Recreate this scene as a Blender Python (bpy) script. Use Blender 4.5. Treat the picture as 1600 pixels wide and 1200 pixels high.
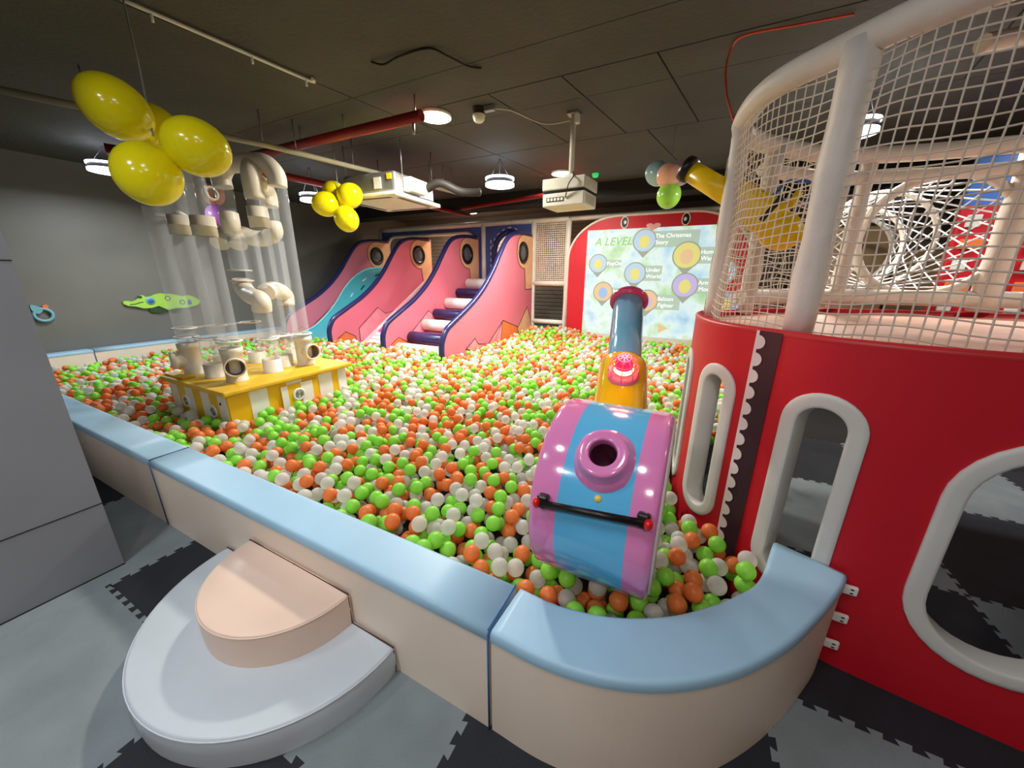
import bpy, bmesh, math, random
from mathutils import Vector, Matrix, noise
R_ = random.Random(7)
for o in list(bpy.data.objects): bpy.data.objects.remove(o)
SC = bpy.context.scene
COL = SC.collection

# ---------------------------------------------------------------- camera
F, PIT, YAW, ROL, HC = 562.48, 0.291624, 0.469316, 0.0063985, 1.57
_fw = Vector((-math.sin(YAW)*math.cos(PIT), math.cos(YAW)*math.cos(PIT), -math.sin(PIT)))
_rt = Vector((math.cos(YAW), math.sin(YAW), 0)); _up = _rt.cross(_fw)
R2 = math.cos(ROL)*_rt + math.sin(ROL)*_up
U2 = -math.sin(ROL)*_rt + math.cos(ROL)*_up
cd = bpy.data.cameras.new('camera'); cam = bpy.data.objects.new('camera', cd); COL.objects.link(cam)
cd.sensor_width = 36; cd.sensor_fit = 'HORIZONTAL'; cd.lens = F/1600*36; cd.clip_start = .02; cd.clip_end = 100
m = Matrix((R2, U2, -_fw)).transposed().to_4x4(); m.translation = (0, 0, HC)
cam.matrix_world = m
SC.camera = cam
# ---------------------------------------------------------------- world, exposure
w = bpy.data.worlds.new('world'); SC.world = w; w.use_nodes = True
w.node_tree.nodes['Background'].inputs[0].default_value = (.55, .62, .70, 1)
w.node_tree.nodes['Background'].inputs[1].default_value = .12
vs = SC.view_settings; vs.view_transform = 'Standard'; vs.look = 'None'; vs.gamma = 1; vs.use_curve_mapping = False
vs.exposure = 0.35
LAMP_W = 30.0      # watts of each round ceiling lamp

# ---------------------------------------------------------------- pixel helpers: a pixel is a direction, the touched surface gives the distance
def ray(x, y): return (x-800)*R2 + (600-y)*U2 + F*_fw
def Zp(x, y, Z):
    d = ray(x, y); t = (Z-HC)/d.z; return Vector((d.x*t, d.y*t, Z))
def Yp(x, y, Y):
    d = ray(x, y); t = Y/d.y; return Vector((d.x*t, Y, HC+d.z*t))
def Xp(x, y, X):
    d = ray(x, y); t = X/d.x; return Vector((X, d.y*t, HC+d.z*t))
def Dp(x, y, dep): return ray(x, y)*(dep/F) + Vector((0, 0, HC))

# ---------------------------------------------------------------- materials
def lin(c): return tuple((v/255/12.92 if v/255 <= .04045 else ((v/255+.055)/1.055)**2.4) for v in c)
MATS = {}
def mat(name, rgb, rough=.5, metal=0, var=.08, scale=6, bump=0, bscale=60, emit=0, trans=0, alpha=1, spec=.5, coat=0, ior=1.45, sss=0):
    if name in MATS: return MATS[name]
    M = bpy.data.materials.new(name); M.use_nodes = True; nt = M.node_tree; b = nt.nodes['Principled BSDF']
    c = lin(rgb)
    tc = nt.nodes.new('ShaderNodeTexCoord')
    if var > 0:
        n = nt.nodes.new('ShaderNodeTexNoise'); n.inputs['Scale'].default_value = scale; n.inputs['Detail'].default_value = 4
        nt.links.new(tc.outputs['Object'], n.inputs['Vector'])
        rp = nt.nodes.new('ShaderNodeValToRGB')
        rp.color_ramp.elements[0].position = .3; rp.color_ramp.elements[1].position = .7
        rp.color_ramp.elements[0].color = tuple(v*(1-var) for v in c)+(1,)
        rp.color_ramp.elements[1].color = tuple(min(1, v*(1+var)) for v in c)+(1,)
        nt.links.new(n.outputs['Fac'], rp.inputs['Fac']); nt.links.new(rp.outputs['Color'], b.inputs['Base Color'])
    else:
        b.inputs['Base Color'].default_value = c+(1,)
    b.inputs['Roughness'].default_value = rough; b.inputs['Metallic'].default_value = metal
    b.inputs['Specular IOR Level'].default_value = spec; b.inputs['IOR'].default_value = ior
    if coat: b.inputs['Coat Weight'].default_value = coat; b.inputs['Coat Roughness'].default_value = .08
    if sss:
        b.inputs['Subsurface Weight'].default_value = sss; b.inputs['Subsurface Radius'].default_value = (.02, .02, .02)
    if trans: b.inputs['Transmission Weight'].default_value = trans
    if alpha < 1: b.inputs['Alpha'].default_value = alpha
    if emit:
        b.inputs['Emission Color'].default_value = c+(1,); b.inputs['Emission Strength'].default_value = emit
    if bump:
        n2 = nt.nodes.new('ShaderNodeTexNoise'); n2.inputs['Scale'].default_value = bscale; n2.inputs['Detail'].default_value = 3
        nt.links.new(tc.outputs['Object'], n2.inputs['Vector'])
        bp = nt.nodes.new('ShaderNodeBump'); bp.inputs['Strength'].default_value = bump; bp.inputs['Distance'].default_value = .02
        nt.links.new(n2.outputs['Fac'], bp.inputs['Height']); nt.links.new(bp.outputs['Normal'], b.inputs['Normal'])
    MATS[name] = M
    return M
m_ceil = mat('painted_concrete_ceiling', (76, 74, 71), .8, var=.16, scale=1.2, bump=.3, bscale=30)
m_gap = mat('ceiling_joint_dark', (30, 29, 28), .9)
m_wall = mat('dark_grey_wall_paint', (112, 112, 107), .55, var=.06, scale=1.5, bump=.05, bscale=80)
m_part = mat('grey_partition_board', (138, 140, 146), .45, var=.05, scale=2)
m_backw = mat('beige_roller_shutter', (170, 160, 145), .6)
m_matg = mat('grey_foam_mat', (128, 138, 142), .75, var=.10, scale=5, bump=.25, bscale=220)
m_matb = mat('black_foam_mat', (34, 37, 44), .75, var=.15, scale=8, bump=.25, bscale=220)
m_blue = mat('sky_blue_vinyl', (162, 200, 226), .42, var=.05, scale=2.5, bump=.06, bscale=5)
m_cream = mat('cream_vinyl', (240, 224, 208), .42, var=.04, scale=2, bump=.08, bscale=4)
m_seam = mat('blue_seam_piping', (62, 104, 160), .5)
m_white = mat('white_vinyl', (200, 209, 217), .35, var=.04, scale=3, bump=.06, bscale=5)
m_peach = mat('peach_vinyl', (238, 210, 192), .33, var=.04, scale=3, bump=.06, bscale=6)
m_dseam = mat('dark_brown_stitching', (92, 52, 44), .7)
m_red = mat('red_vinyl', (198, 22, 40), .5, var=.05, scale=2, bump=.05, bscale=5)
m_redp = mat('red_padding', (200, 44, 50), .4)
m_foamw = mat('white_padded_tube', (226, 218, 208), .5, var=.06, scale=8, bump=.15, bscale=25)
m_framew = mat('grey_white_window_pad', (214, 214, 210), .42, var=.04, scale=6)
m_net = mat('cream_rope_net', (224, 212, 196), .8)
m_netd = mat('white_tunnel_net', (225, 228, 232), .7)
m_dark = mat('dark_brown_vinyl', (58, 34, 46), .45)
m_scal = mat('white_scallop_trim', (232, 222, 222), .5)
m_pinkdeck = mat('pink_deck_vinyl', (240, 196, 178), .45)
m_slide = mat('pink_panel_print', (228, 120, 138), .42, var=.05, scale=1.5)
m_navy = mat('navy_padded_trim', (42, 40, 88), .28, var=.05)
m_teal = mat('teal_slide_plastic', (78, 196, 204), .22, var=.05, scale=2)
m_tealL = mat('pale_teal_edge', (160, 226, 232), .3)
m_pinkr = mat('pale_pink_ramp', (253, 188, 188), .3)
m_mag = mat('magenta_stripe', (236, 48, 160), .4)
m_whites = mat('white_plastic', (238, 236, 232), .35, var=.03)
m_tan = mat('peach_panel_patch', (240, 184, 138), .45)
m_orng = mat('orange_panel_patch', (240, 124, 64), .45)
m_pale = mat('light_pink_patch', (236, 148, 160), .45)
m_line = mat('dark_print_line', (62, 22, 30), .6, var=0)
m_blk = mat('black_rubber', (22, 20, 20), .35)
m_lens = mat('smoky_porthole', (92, 92, 96), .12, var=.1)
m_blueb = mat('violet_blue_board', (72, 84, 150), .45, var=.06)
m_yel = mat('yellow_laminate', (236, 186, 26), .38, var=.06)
m_yelL = mat('yellow_lid', (226, 182, 40), .5, var=.1, scale=10)
m_whst = mat('white_laminate', (232, 230, 224), .38)
m_pvc = mat('beige_pvc_fitting', (228, 219, 203), .4, var=.04)
m_pvcin = mat('pvc_inside', (120, 100, 84), .7)
m_acr = mat('clear_acrylic', (232, 240, 250), .06, var=0, alpha=.2, spec=1.0)
m_ball = mat('yellow_balloon_latex', (244, 228, 20), .16, var=.02, sss=.2)
m_dpink = mat('glossy_pink_fibreglass', (234, 138, 198), .16, var=.03, coat=.6)
m_dblue = mat('glossy_blue_fibreglass', (98, 190, 240), .16, var=.03, coat=.6)
m_dyel = mat('glossy_yellow_fibreglass', (238, 192, 24), .16, var=.03, coat=.6)
m_barrel = mat('glossy_steel_blue_barrel', (112, 176, 208), .14, var=.03, coat=.6)
m_mring = mat('crimson_muzzle_ring', (206, 70, 110), .2, coat=.5)
m_redg = mat('red_glossy_plastic', (222, 24, 28), .15, coat=.5)
m_hole = mat('dark_hole_lining', (92, 40, 66), .6)
m_glow = mat('lit_beacon_bulb', (255, 170, 90), .4, var=0, emit=14)
m_beac = mat('red_beacon_lens', (250, 30, 70), .2, var=0, emit=1.2)
m_cage = mat('pink_beacon_cage', (255, 120, 150), .35, var=0)
m_pipe = mat('red_fire_pipe', (140, 28, 28), .4)
m_cond = mat('grey_conduit', (176, 170, 150), .5)
m_metal = mat('galvanised_steel', (160, 162, 164), .35, metal=.7)
m_proj = mat('white_projector_plastic', (226, 224, 212), .4)
m_lampw = mat('cool_white_lamp_glow', (232, 242, 255), .5, var=0, emit=5)
m_lamph = mat('warm_white_lamp_glow', (255, 240, 205), .5, var=0, emit=9)
m_gunY = mat('bright_yellow_plastic', (250, 206, 20), .3)
m_cable = mat('dark_cable', (40, 38, 36), .6)
m_orhose = mat('orange_hose', (228, 74, 48), .4)
m_croc = mat('lime_green_paint', (164, 214, 84), .5)
m_crocd = mat('dark_green_paint', (40, 70, 44), .6)
m_eyeb = mat('blue_disc', (60, 110, 190), .4)
m_ltb = mat('light_teal_paint', (120, 180, 192), .5)
m_grn = mat('green_translucent_bowl', (60, 190, 130), .2)
m_obrn = mat('brown_box_board', (150, 128, 96), .7)

# ---------------------------------------------------------------- mesh helpers
class MB:
    def __init__(s): s.v = []; s.f = []; s.mi = []; s.m = 0; s.sm = []
    def add(s, vs, fs, smooth=False):
        n = len(s.v); s.v += [Vector(p) for p in vs]
        for f in fs: s.f.append(tuple(i+n for i in f)); s.mi.append(s.m); s.sm.append(smooth)
        return s
    def box(s, a, b, M=None):
        x0, y0, z0 = a; x1, y1, z1 = b
        vs = [Vector(p) for p in ((x0,y0,z0),(x1,y0,z0),(x1,y1,z0),(x0,y1,z0),(x0,y0,z1),(x1,y0,z1),(x1,y1,z1),(x0,y1,z1))]
        if M: vs = [M @ p for p in vs]
        return s.add(vs, [(3,2,1,0),(4,5,6,7),(0,1,5,4),(1,2,6,5),(2,3,7,6),(3,0,4,7)])
    def rbox(s, a, b, r=.01, M=None):      # box with chamfered edges
        x0, y0, z0 = a; x1, y1, z1 = b
        bm = bmesh.new(); bmesh.ops.create_cube(bm, size=1)
        for v in bm.verts: v.co = Vector((x0+(v.co.x+.5)*(x1-x0), y0+(v.co.y+.5)*(y1-y0), z0+(v.co.z+.5)*(z1-z0)))
        bmesh.ops.bevel(bm, geom=bm.edges[:], offset=r, segments=2, affect='EDGES', profile=.5)
        bm.verts.index_update()
        vs = [(M @ v.co) if M else v.co.copy() for v in bm.verts]; fs = [[v.index for v in f.verts] for f in bm.faces]
        bm.free(); return s.add(vs, fs)
    def tube(s, pts, r, n=10, closed=False, caps=True, flat=1.0):
        pts = [Vector(p) for p in pts]; N = len(pts); rings = []
        rr = r if isinstance(r, (list, tuple)) else [r]*N
        prev = None; vs = []
        for i, p in enumerate(pts):
            if closed: t = pts[(i+1) % N]-pts[i-1]
            else: t = pts[min(i+1, N-1)]-pts[max(i-1, 0)]
            t.normalize()
            if prev is None:
                u = t.orthogonal() if abs(t.z) > .95 else t.cross(Vector((0,0,1)))
            else: u = prev - t*prev.dot(t)
            if u.length < 1e-6: u = t.orthogonal()
            u.normalize(); prev = u; w_ = t.cross(u)
            for k in range(n):
                a = 2*math.pi*k/n; vs.append(p+u*(rr[i]*math.cos(a))+w_*(rr[i]*flat*math.sin(a)))
        fs = []
        for i in range(N if closed else N-1):
            a = i*n; b = ((i+1) % N)*n
            for k in range(n): k2 = (k+1) % n; fs.append((a+k, a+k2, b+k2, b+k))
        s.add(vs, fs, True)
        if caps and not closed:
            nn = len(s.v)-len(vs)
            s.f.append(tuple(nn+k for k in reversed(range(n)))); s.mi.append(s.m); s.sm.append(False)
            s.f.append(tuple(nn+(N-1)*n+k for k in range(n))); s.mi.append(s.m); s.sm.append(False)
        return s
    def lathe(s, p0, ax, prof, n=32, close=False):   # prof: (t along axis, radius)
        ax = Vector(ax).normalized(); u = ax.orthogonal().normalized(); w_ = ax.cross(u); p0 = Vector(p0); vs = []
        for t, r in prof:
            for k in range(n):
                a = 2*math.pi*k/n; vs.append(p0+ax*t+(u*math.cos(a)+w_*math.sin(a))*max(r, 1e-4))
        fs = []; m_ = len(prof)
        for i in range(m_ if close else m_-1):
            for k in range(n): k2 = (k+1) % n; j = (i+1) % m_; fs.append((i*n+k, i*n+k2, j*n+k2, j*n+k))
        return s.add(vs, fs, True)
    def prism(s, poly, ext, smooth_side=False):      # planar polygon (3D points) extruded by vector
        n = len(poly); ext = Vector(ext); P = [Vector(p) for p in poly]
        s.add(P+[p+ext for p in P], [])
        k0 = len(s.v)-2*n
        for f, sm in [(tuple(k0+i for i in reversed(range(n))), False), (tuple(k0+n+i for i in range(n)), False)]:
            s.f.append(f); s.mi.append(s.m); s.sm.append(sm)
        for i in range(n):
            j = (i+1) % n; s.f.append((k0+i, k0+j, k0+n+j, k0+n+i)); s.mi.append(s.m); s.sm.append(smooth_side)
        return s
    def grid(s, P, smooth=True):      # rows of points
        n = len(P[0]); fs = []
        for i in range(len(P)-1):
            for k in range(n-1): fs.append((i*n+k, i*n+k+1, (i+1)*n+k+1, (i+1)*n+k))
        return s.add([p for row in P for p in row], fs, smooth)
    def sphere(s, c, r, n=16, sc=(1,1,1), M=None):
        c = Vector(c); vs = []; fs = []; h = n//2
        for i in range(h+1):
            a = math.pi*i/h
            for k in range(n):
                b = 2*math.pi*k/n
                p = Vector((math.sin(a)*math.cos(b)*r*sc[0], math.sin(a)*math.sin(b)*r*sc[1], math.cos(a)*r*sc[2]))
                if M: p = M @ p
                vs.append(c+p)
        for i in range(h):
            for k in range(n): k2 = (k+1) % n; fs.append((i*n+k, (i+1)*n+k, (i+1)*n+k2, i*n+k2))
        return s.add(vs, fs, True)
    def build(s, name, mats, parent=None, fix=True):
        if not isinstance(mats, (list, tuple)): mats = [mats]
        me = bpy.data.meshes.new(name); off = Vector((0,0,0))
        if parent is not None:
            q = parent
            while q is not None: off += Vector(q.location); q = q.parent
            loc = Vector((0,0,0))
        else:
            lo = Vector([min(p[i] for p in s.v) for i in range(3)]); hi = Vector([max(p[i] for p in s.v) for i in range(3)])
            loc = Vector(((lo.x+hi.x)/2, (lo.y+hi.y)/2, lo.z)); off = loc
        me.from_pydata([p-off for p in s.v], [], s.f)
        for mm in mats: me.materials.append(mm)
        me.polygons.foreach_set('material_index', s.mi); me.polygons.foreach_set('use_smooth', s.sm)
        if fix:
            bm = bmesh.new(); bm.from_mesh(me); bmesh.ops.remove_doubles(bm, verts=bm.verts[:], dist=1e-5)
            bmesh.ops.recalc_face_normals(bm, faces=bm.faces[:]); bm.to_mesh(me); bm.free()
        me.update()
        o = bpy.data.objects.new(name, me); COL.objects.link(o); o.location = loc
        if parent is not None: o.parent = parent; o.location = (0,0,0)
        return o
def thing(name, label, cat, loc, group=None):
    o = bpy.data.objects.new(name, None); COL.objects.link(o); o.location = loc; o.empty_display_size = .1
    return tag(o, label, cat, group)
def tag(o, label, cat, group=None):
    o['label'] = label; o['category'] = cat
    if group: o['group'] = group
    return o
def struct(o, label=None):
    o['kind'] = 'structure'
    if label: o['label'] = label
    return o
def stuff(o): o['kind'] = 'stuff'; return o
def crom(P, n=10, closed=False):
    P = [Vector(p) for p in P]
    if closed: P = [P[-1]]+P+[P[0], P[1]]
    else: P = [2*P[0]-P[1]]+P+[2*P[-1]-P[-2]]
    out = []
    for i in range(1, len(P)-2):
        a, b, c, d = P[i-1:i+3]
        for k in range(n):
            t = k/n; out.append(.5*((2*b)+(c-a)*t+(2*a-5*b+4*c-d)*t*t+(3*b-a-3*c+d)*t**3))
    if not closed: out.append(P[-2].copy())
    return out
def circle(c, u, v, r, n=32, rv=None):
    c = Vector(c); u = Vector(u).normalized(); v = Vector(v).normalized(); rv = rv or r
    return [c+u*(r*math.cos(2*math.pi*k/n))+v*(rv*math.sin(2*math.pi*k/n)) for k in range(n)]

# ================================================================ SETTING
CZ = 3.1; XL = -8.28; YB = 9.2; XR = 6.2; YF = -3.4
DR = .17      # the ceiling joints run slightly askew
# floor: base slab plus interlocking mats
fl = MB().box((XL, YF, -.08), (XR, YB, -.02)).build('floor', m_gap); struct(fl, 'floor of interlocking grey and black foam mats')
def mat_outline(x0, y0, n=13, d=.022):
    # jigsaw edge shared by neighbours: dovetail tabs, sign depends on the edge only
    def edge(a, b, nrm):
        a = Vector(a); b = Vector(b); out = []; L = (b-a)
        for k in range(n):
            for t, h in ((k+.0, 0), (k+.30, 0), (k+.20, 1), (k+.80, 1), (k+.70, 0)): out.append(a+L*(t/n)+Vector(nrm)*(h*d))
        return out
    P = edge((x0,y0), (x0+1,y0), (0,1)) + edge((x0+1,y0), (x0+1,y0+1), (1,0))
    P += list(reversed(edge((x0,y0+1), (x0+1,y0+1), (0,1))[1:]+[Vector((x0+1,y0+1))])) + list(reversed(edge((x0,y0), (x0,y0+1), (1,0))[1:]+[Vector((x0,y0+1))]))
    return P
MX0, MY0 = -2.57, .372
mat_meshes = {}
for i in range(-2, 7):
    for j in range(-3, 4):
        x0, y0 = MX0+i, MY0+j
        if y0 > .9 and x0 < .3: continue
        if y0 > 2.5 and x0 < .3: continue
        black = (i+j) % 2 == 0
        if (i, j) == (-1, -1): black = False
        key = black
        if key not in mat_meshes:
            g = MB(); P = mat_outline(0, 0); g.prism([(p.x, p.y, -.02) for p in P], (0,0,.02))
            o = g.build('floor_mat', m_matb if black else m_matg, None, fix=True)
            o.data.transform(Matrix.Translation(o.location)); mat_meshes[key] = o.data
        else:
            o = bpy.data.objects.new('floor_mat', mat_meshes[key]); COL.objects.link(o)
        o.parent = fl; o.location = Vector((x0, y0, 0))-Vector(fl.location)
# ceiling: dark joints with formed concrete panels standing proud
ce = MB().box((XL, YF, CZ+.03), (XR, YB, CZ+.1)).build('ceiling', m_gap); struct(ce, 'dark painted concrete ceiling with recessed joints')
def xl(*v): return [-9.9]+list(v)+[7.2]
crow = [(YF, 0, [0]), (0, 2.78, [-2.95]), (2.78, 3.25, [-2.95]), (3.25, 3.68, [-2.9, -1.9, -1.22, -.5, 1.4]), (3.68, 4.71, [-2.9, -1.9, -1.22, -.5, 1.4]), (4.71, 6.02, [-5.2, -2.88, -1.0, .8, 2.6]), (6.02, 7.4, [-5.2, -2.88, .8, 2.6]), (7.4, YB, [-2.88, .8])]
for y0, y1, xs_ in crow:
    xx = xl(*xs_)
    gp = .009 if y0 in (3.25, 4.71) else .003
    for a, b in zip(xx, xx[1:]):
        q = []
        for X, y in ((a+.006, y0+gp), (b-.006, y0+gp), (b-.006, y1-.003), (a+.006, y1-.003)):
            q.append((max(XL, min(XR, X+DR*(y-3.3))), y, CZ))
        if abs(q[0][0]-q[1][0]) < .02: continue
        MB().prism(q, (0,0,.03)).build('ceiling_panel', m_ceil, ce)
MB().box((XL, 6.75, 2.86), (XR, 7.2, CZ)).build('ceiling_beam', m_gap, ce)
struct(MB().box((XL-.15, YF, 0), (XL, YB, CZ)).build('wall_left', m_wall), 'plain dark grey wall beside the ball pit')
wb = MB().box((XL, YB, 0), (XR, YB+.15, CZ)).build('wall_back', m_wall); struct(wb, 'back wall behind the play frame')
for k in range(26):      # slats of the pale roller shutter behind the frame
    MB().rbox((-8.0, YB-.03, .3+k*.1), (3.5, YB, .394+k*.1), .012).build('shutter_slat', m_backw, wb)
struct(MB().box((XR, YF, 0), (XR+.15, YB, CZ)).build('wall_right', m_wall), 'far right wall beyond the ship')
struct(MB().box((XL, YF-.15, 0), (XR, YF, CZ)).build('wall_front', m_wall), 'grey wall behind the viewer')
pw = MB().box((-4.2, -3.3, 0), (-2.695, .487, CZ)).build('wall_near', m_part); struct(pw, 'smooth grey partition wall at the left edge')
MB().box((-2.696, -3.3, .395), (-2.692, .487, .399)).build('panel_joint', m_gap, pw)
MB().box((-2.696, -3.3, 1.62), (-2.692, .487, 1.624)).build('panel_joint', m_gap, pw)
MB().box((-2.696, -3.3, -.02), (-2.688, .489, .004)).build('panel_joint', m_gap, pw)

# ================================================================ CURB of the ball pit
CH = .465; YO = .762; YI = .965
def curb_profile(w0, w1):   # local (across, z) outline of the cushion, rounded top
    r = .022
    return [(w0, 0), (w0, CH-.045)], [(w0-.004, CH-.045), (w0-.004, CH-r), (w0+r*.4, CH-r*.35), (w0+r, CH), (w1-r, CH), (w1-r*.4, CH-r*.35), (w1+.004, CH-r), (w1+.004, CH-.045)], [(w1, CH-.045), (w1, 0)]
def curb_sweep(name, outer, inner, label):
    t = thing(name, label, 'padded curb', (sum(p[0] for p in outer)/len(outer), sum(p[1] for p in outer)/len(outer), 0), 'padded curbs around the ball pit')
    r = .022
    def off(o, i, a):   # a metres from outer towards inner
        d = (Vector(i)-Vector(o)); L = d.length; d.normalize(); return Vector(o)+d*(a if a >= 0 else a), L
    body = MB(); rows = []
    for o, i in zip(outer, inner): rows.append([Vector((o[0],o[1],0)), Vector((o[0],o[1],CH-.04)), Vector((i[0],i[1],CH-.04)), Vector((i[0],i[1],0))])
    body.grid(rows, False)
    for q, rev in ((rows[0], False), (rows[-1], True)): body.add(q, [(0,1,2,3) if rev else (3,2,1,0)])
    body.build('body', m_cream, t)
    cap = MB(); rows = []
    for o, i in zip(outer, inner):
        o = Vector(o); i = Vector(i); d = (i-o); L = d.length; d.normalize(); row = []
        for a, zz in ((-.004, CH-.042), (-.005, CH-.03), (-.004, CH-.012), (.001, CH-.004), (.009, CH-.0005), (.016, CH), (.03, CH), (L*.5, CH+.001), (L-.03, CH), (L-.016, CH), (L-.009, CH-.0005), (L-.001, CH-.004), (L+.004, CH-.012), (L+.005, CH-.03), (L+.004, CH-.042)):
            p = o+d*a; row.append(Vector((p.x, p.y, zz)))
        rows.append(row)
    n = len(rows[0]); cap.grid(rows, True)
    cap.add(rows[0], [tuple(range(n))]); cap.add(rows[-1], [tuple(reversed(range(n)))])
    cap.build('top_cushion', m_blue, t)
    if 'curved' in label: return t
    sm = MB()
    o, i = Vector(outer[-1]), Vector(inner[-1])
    sm.tube([(o.x,o.y-.003,0), (o.x,o.y-.004,CH-.01)], .0035, 6)
    sm.tube([(o.x,o.y,CH), (i.x,i.y,CH)], .0035, 6)
    sm.build('seam_piping', m_seam, t)
    return t
segs = [(-8.25, -6.0, 'section of blue topped curb by the dark left wall, mostly behind the grey partition'), (-5.98, -2.90, 'blue topped cream curb section in shade beside the grey partition'), (-2.89, -.468, 'long blue topped cream curb section behind the stacked half round steps')]
for a, b, lb in segs:
    n = 8; curb_sweep('pit_curb', [(a+(b-a)*k/n, YO) for k in range(n+1)], [(a+(b-a)*k/n, YI) for k in range(n+1)], lb)
outer = crom([(-.458,.762), (-.27,.762), (-.09,.795), (.077,.869), (.243,.993), (.393,1.158), (.511,1.332), (.615,1.51), (.655,1.60)], 6)
inner = crom([(-.445,.962), (-.327,.957), (-.237,.968), (-.113,1.002), (.023,1.072), (.139,1.162), (.263,1.291), (.356,1.43), (.435,1.69)], 6)
outer = [(p.x, p.y) for p in [Vector((a[0], a[1], 0)) for a in outer]]; inner = [(p[0], p[1]) for p in inner]
cc = curb_sweep('pit_curb', outer, inner, 'curved corner curb with blue top running into the red ship')
for zz in (.40, .26, .12):      # small white buckles joining curb and hull
    b = MB(); c = Vector((.672, 1.605, zz)); b.rbox((c.x-.02, c.y-.012, c.z-.02), (c.x+.03, c.y+.004, c.z+.02), .006)
    bo = b.build('buckle', m_whites, cc)
    MB().box((c.x+.005, c.y-.0135, c.z+.006), (c.x+.015, c.y-.012, c.z+.011)).build('buckle_slot', m_blk, bo)
    MB().box((c.x+.005, c.y-.0135, c.z-.011), (c.x+.015, c.y-.012, c.z-.006)).build('buckle_slot', m_blk, bo)
# left wall curb: two visible sections
for a, b, lb in ((.97, 1.90, 'short cream curb section at the near end of the dark left wall'), (1.91, 3.05, 'cream curb section below the green crocodile on the dark wall'), (3.06, 5.9, 'long cream curb section along the dark wall towards the teal slide')):
    n = 4; curb_sweep('pit_curb', [(-8.05, a+(b-a)*k/n) for k in range(n+1)], [(-8.26, a+(b-a)*k/n) for k in range(n+1)], lb)

# half round steps
def halfstep(name, label, xa, xb, depth, z0, z1, m, shift):
    cx = (xa+xb)/2; hw = (xb-xa)/2
    t = thing(name, label, 'step', (cx, YO-.3, z0), 'half round entry steps')
    n = 40; pts = []
    for k in range(n+1):
        a = math.pi*k/n; x = -math.cos(a); y = math.sin(a)
        pts.append(Vector((cx+hw*x+shift*math.sin(a), YO-.008-depth*y, 0)))
    g = MB(); rows = []
    ring = lambda k, zz: [Vector((cx+(p.x-cx)*k, YO-.008+(p.y-YO+.008)*k, zz)) for p in pts]
    rows = [ring(1, z0+.001), ring(1.004, z0+(z1-z0)*.5), ring(1, z1-.012), ring(.993, z1-.003), ring(.98, z1), ring(.6, z1+.002), ring(.02, z1+.003)]
    g.grid(rows, True)
    g.prism([r for r in (rows[0][0], rows[2][0], rows[5][0], rows[5][-1], rows[2][-1], rows[0][-1])], (0, .003, 0))
    g.build('cushion', m, t)
    s = MB(); s.tube(ring(1.0, z1-.008), .003, 5); s.build('edge_piping', m, t)
    s = MB(); s.tube([(pts[0].x,YO-.0115,z0+.005),(pts[0].x,YO-.0115,z1+.002),(pts[-1].x,YO-.0115,z1+.002),(pts[-1].x,YO-.0115,z0+.005)], .0028, 5); s.build('stitching', m_dseam, t)
    return t
halfstep('half_round_step', 'large white half round foam step on the floor', -2.125, -.908, .578, 0, .135, m_white, 0)
halfstep('half_round_step', 'small peach half round foam step stacked on the white one', -1.855, -1.143, .352, .136, .29, m_peach, 0)

# ================================================================ SHIP
HP = [(3.2,1.50),(2.4,1.50),(1.8,1.51),(1.25,1.54),(.95,1.58),(.75,1.605),(.6,1.635),(.46,1.70),(.35,1.80),(.25,1.89),(.15,1.98),(.07,2.10),(.02,2.25),(-.012,2.5),(.0,2.68),(.1,2.9),(.3,3.15),(.6,3.45),(1.0,3.62),(1.6,3.68),(2.4,3.68),(3.2,3.68)]
HC_ = [Vector((p.x, p.y, 0)) for p in crom([(a, b, 0) for a, b in HP], 12)]
for _ in range(60):
    HC_ = [HC_[0]]+[(HC_[i-1]+2*HC_[i]+HC_[i+1])/4 for i in range(1, len(HC_)-1)]+[HC_[-1]]
HS = [0]
for a, b in zip(HC_, HC_[1:]): HS.append(HS[-1]+(b-a).length)
def hull(s, z, off=0.0):     # point on the hull, off metres outward
    s = max(0, min(HS[-1]-1e-4, s)); i = 0
    lo, hi = 0, len(HS)-1
    while hi-lo > 1:
        mid = (lo+hi)//2
        if HS[mid] <= s: lo = mid
        else: hi = mid
    u = (s-HS[lo])/(HS[lo+1]-HS[lo]); p = HC_[lo].lerp(HC_[lo+1], u)
    a = HC_[max(0, lo-3)]; b = HC_[min(len(HC_)-1, lo+4)]; t = (b-a).normalized(); nrm = Vector((t.y, -t.x, 0))*-1
    # walking right-front -> bow -> back; outward is to the left of travel seen from above when x decreases at the front
    return Vector((p.x, p.y, z))+nrm*off
if hull(1.5, 0, .1).y > hull(1.5, 0, 0).y:
    _h = hull
    def hull(s, z, off=0.0): return _h(s, z, -off)
DK = 1.35
ship = thing('play_ship', 'red padded play ship with slot windows and netted upper deck', 'play ship', (1.2, 2.4, 0))
WINS = [(3.50, 3.76, .31, 1.16), (3.094, 3.346, .31, 1.16), (2.598, 2.876, .245, 1.15), (1.87, 2.392, .228, 1.13), (1.15, 1.67, .228, 1.13)]
FRW = .058
holes = [((a+b)/2, (b-a)/2-FRW, c+FRW, d-FRW) for a, b, c, d in WINS]
S_END = 4.15       # where the hull wall stops being seen from outside and the open back begins
ss = set(round(k*.03, 4) for k in range(int(S_END/.03)+1)); ss.add(S_END)
for sc, hw, zb, zt in holes:
    ss = set(v for v in ss if not (abs(v-(sc-hw)) < .012 or abs(v-(sc+hw)) < .012))
    for k in range(17): ss.add(round(sc-hw*math.cos(math.pi*k/16), 5))
ss = sorted(ss)
def hole_at(s):
    for sc, hw, zb, zt in holes:
        if abs(s-sc) <= hw+1e-6:
            e = math.sqrt(max(0, hw*hw-(s-sc)**2)); return zb+hw-e, zt-hw+e
    return None
g = MB(); g.sm = []
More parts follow.
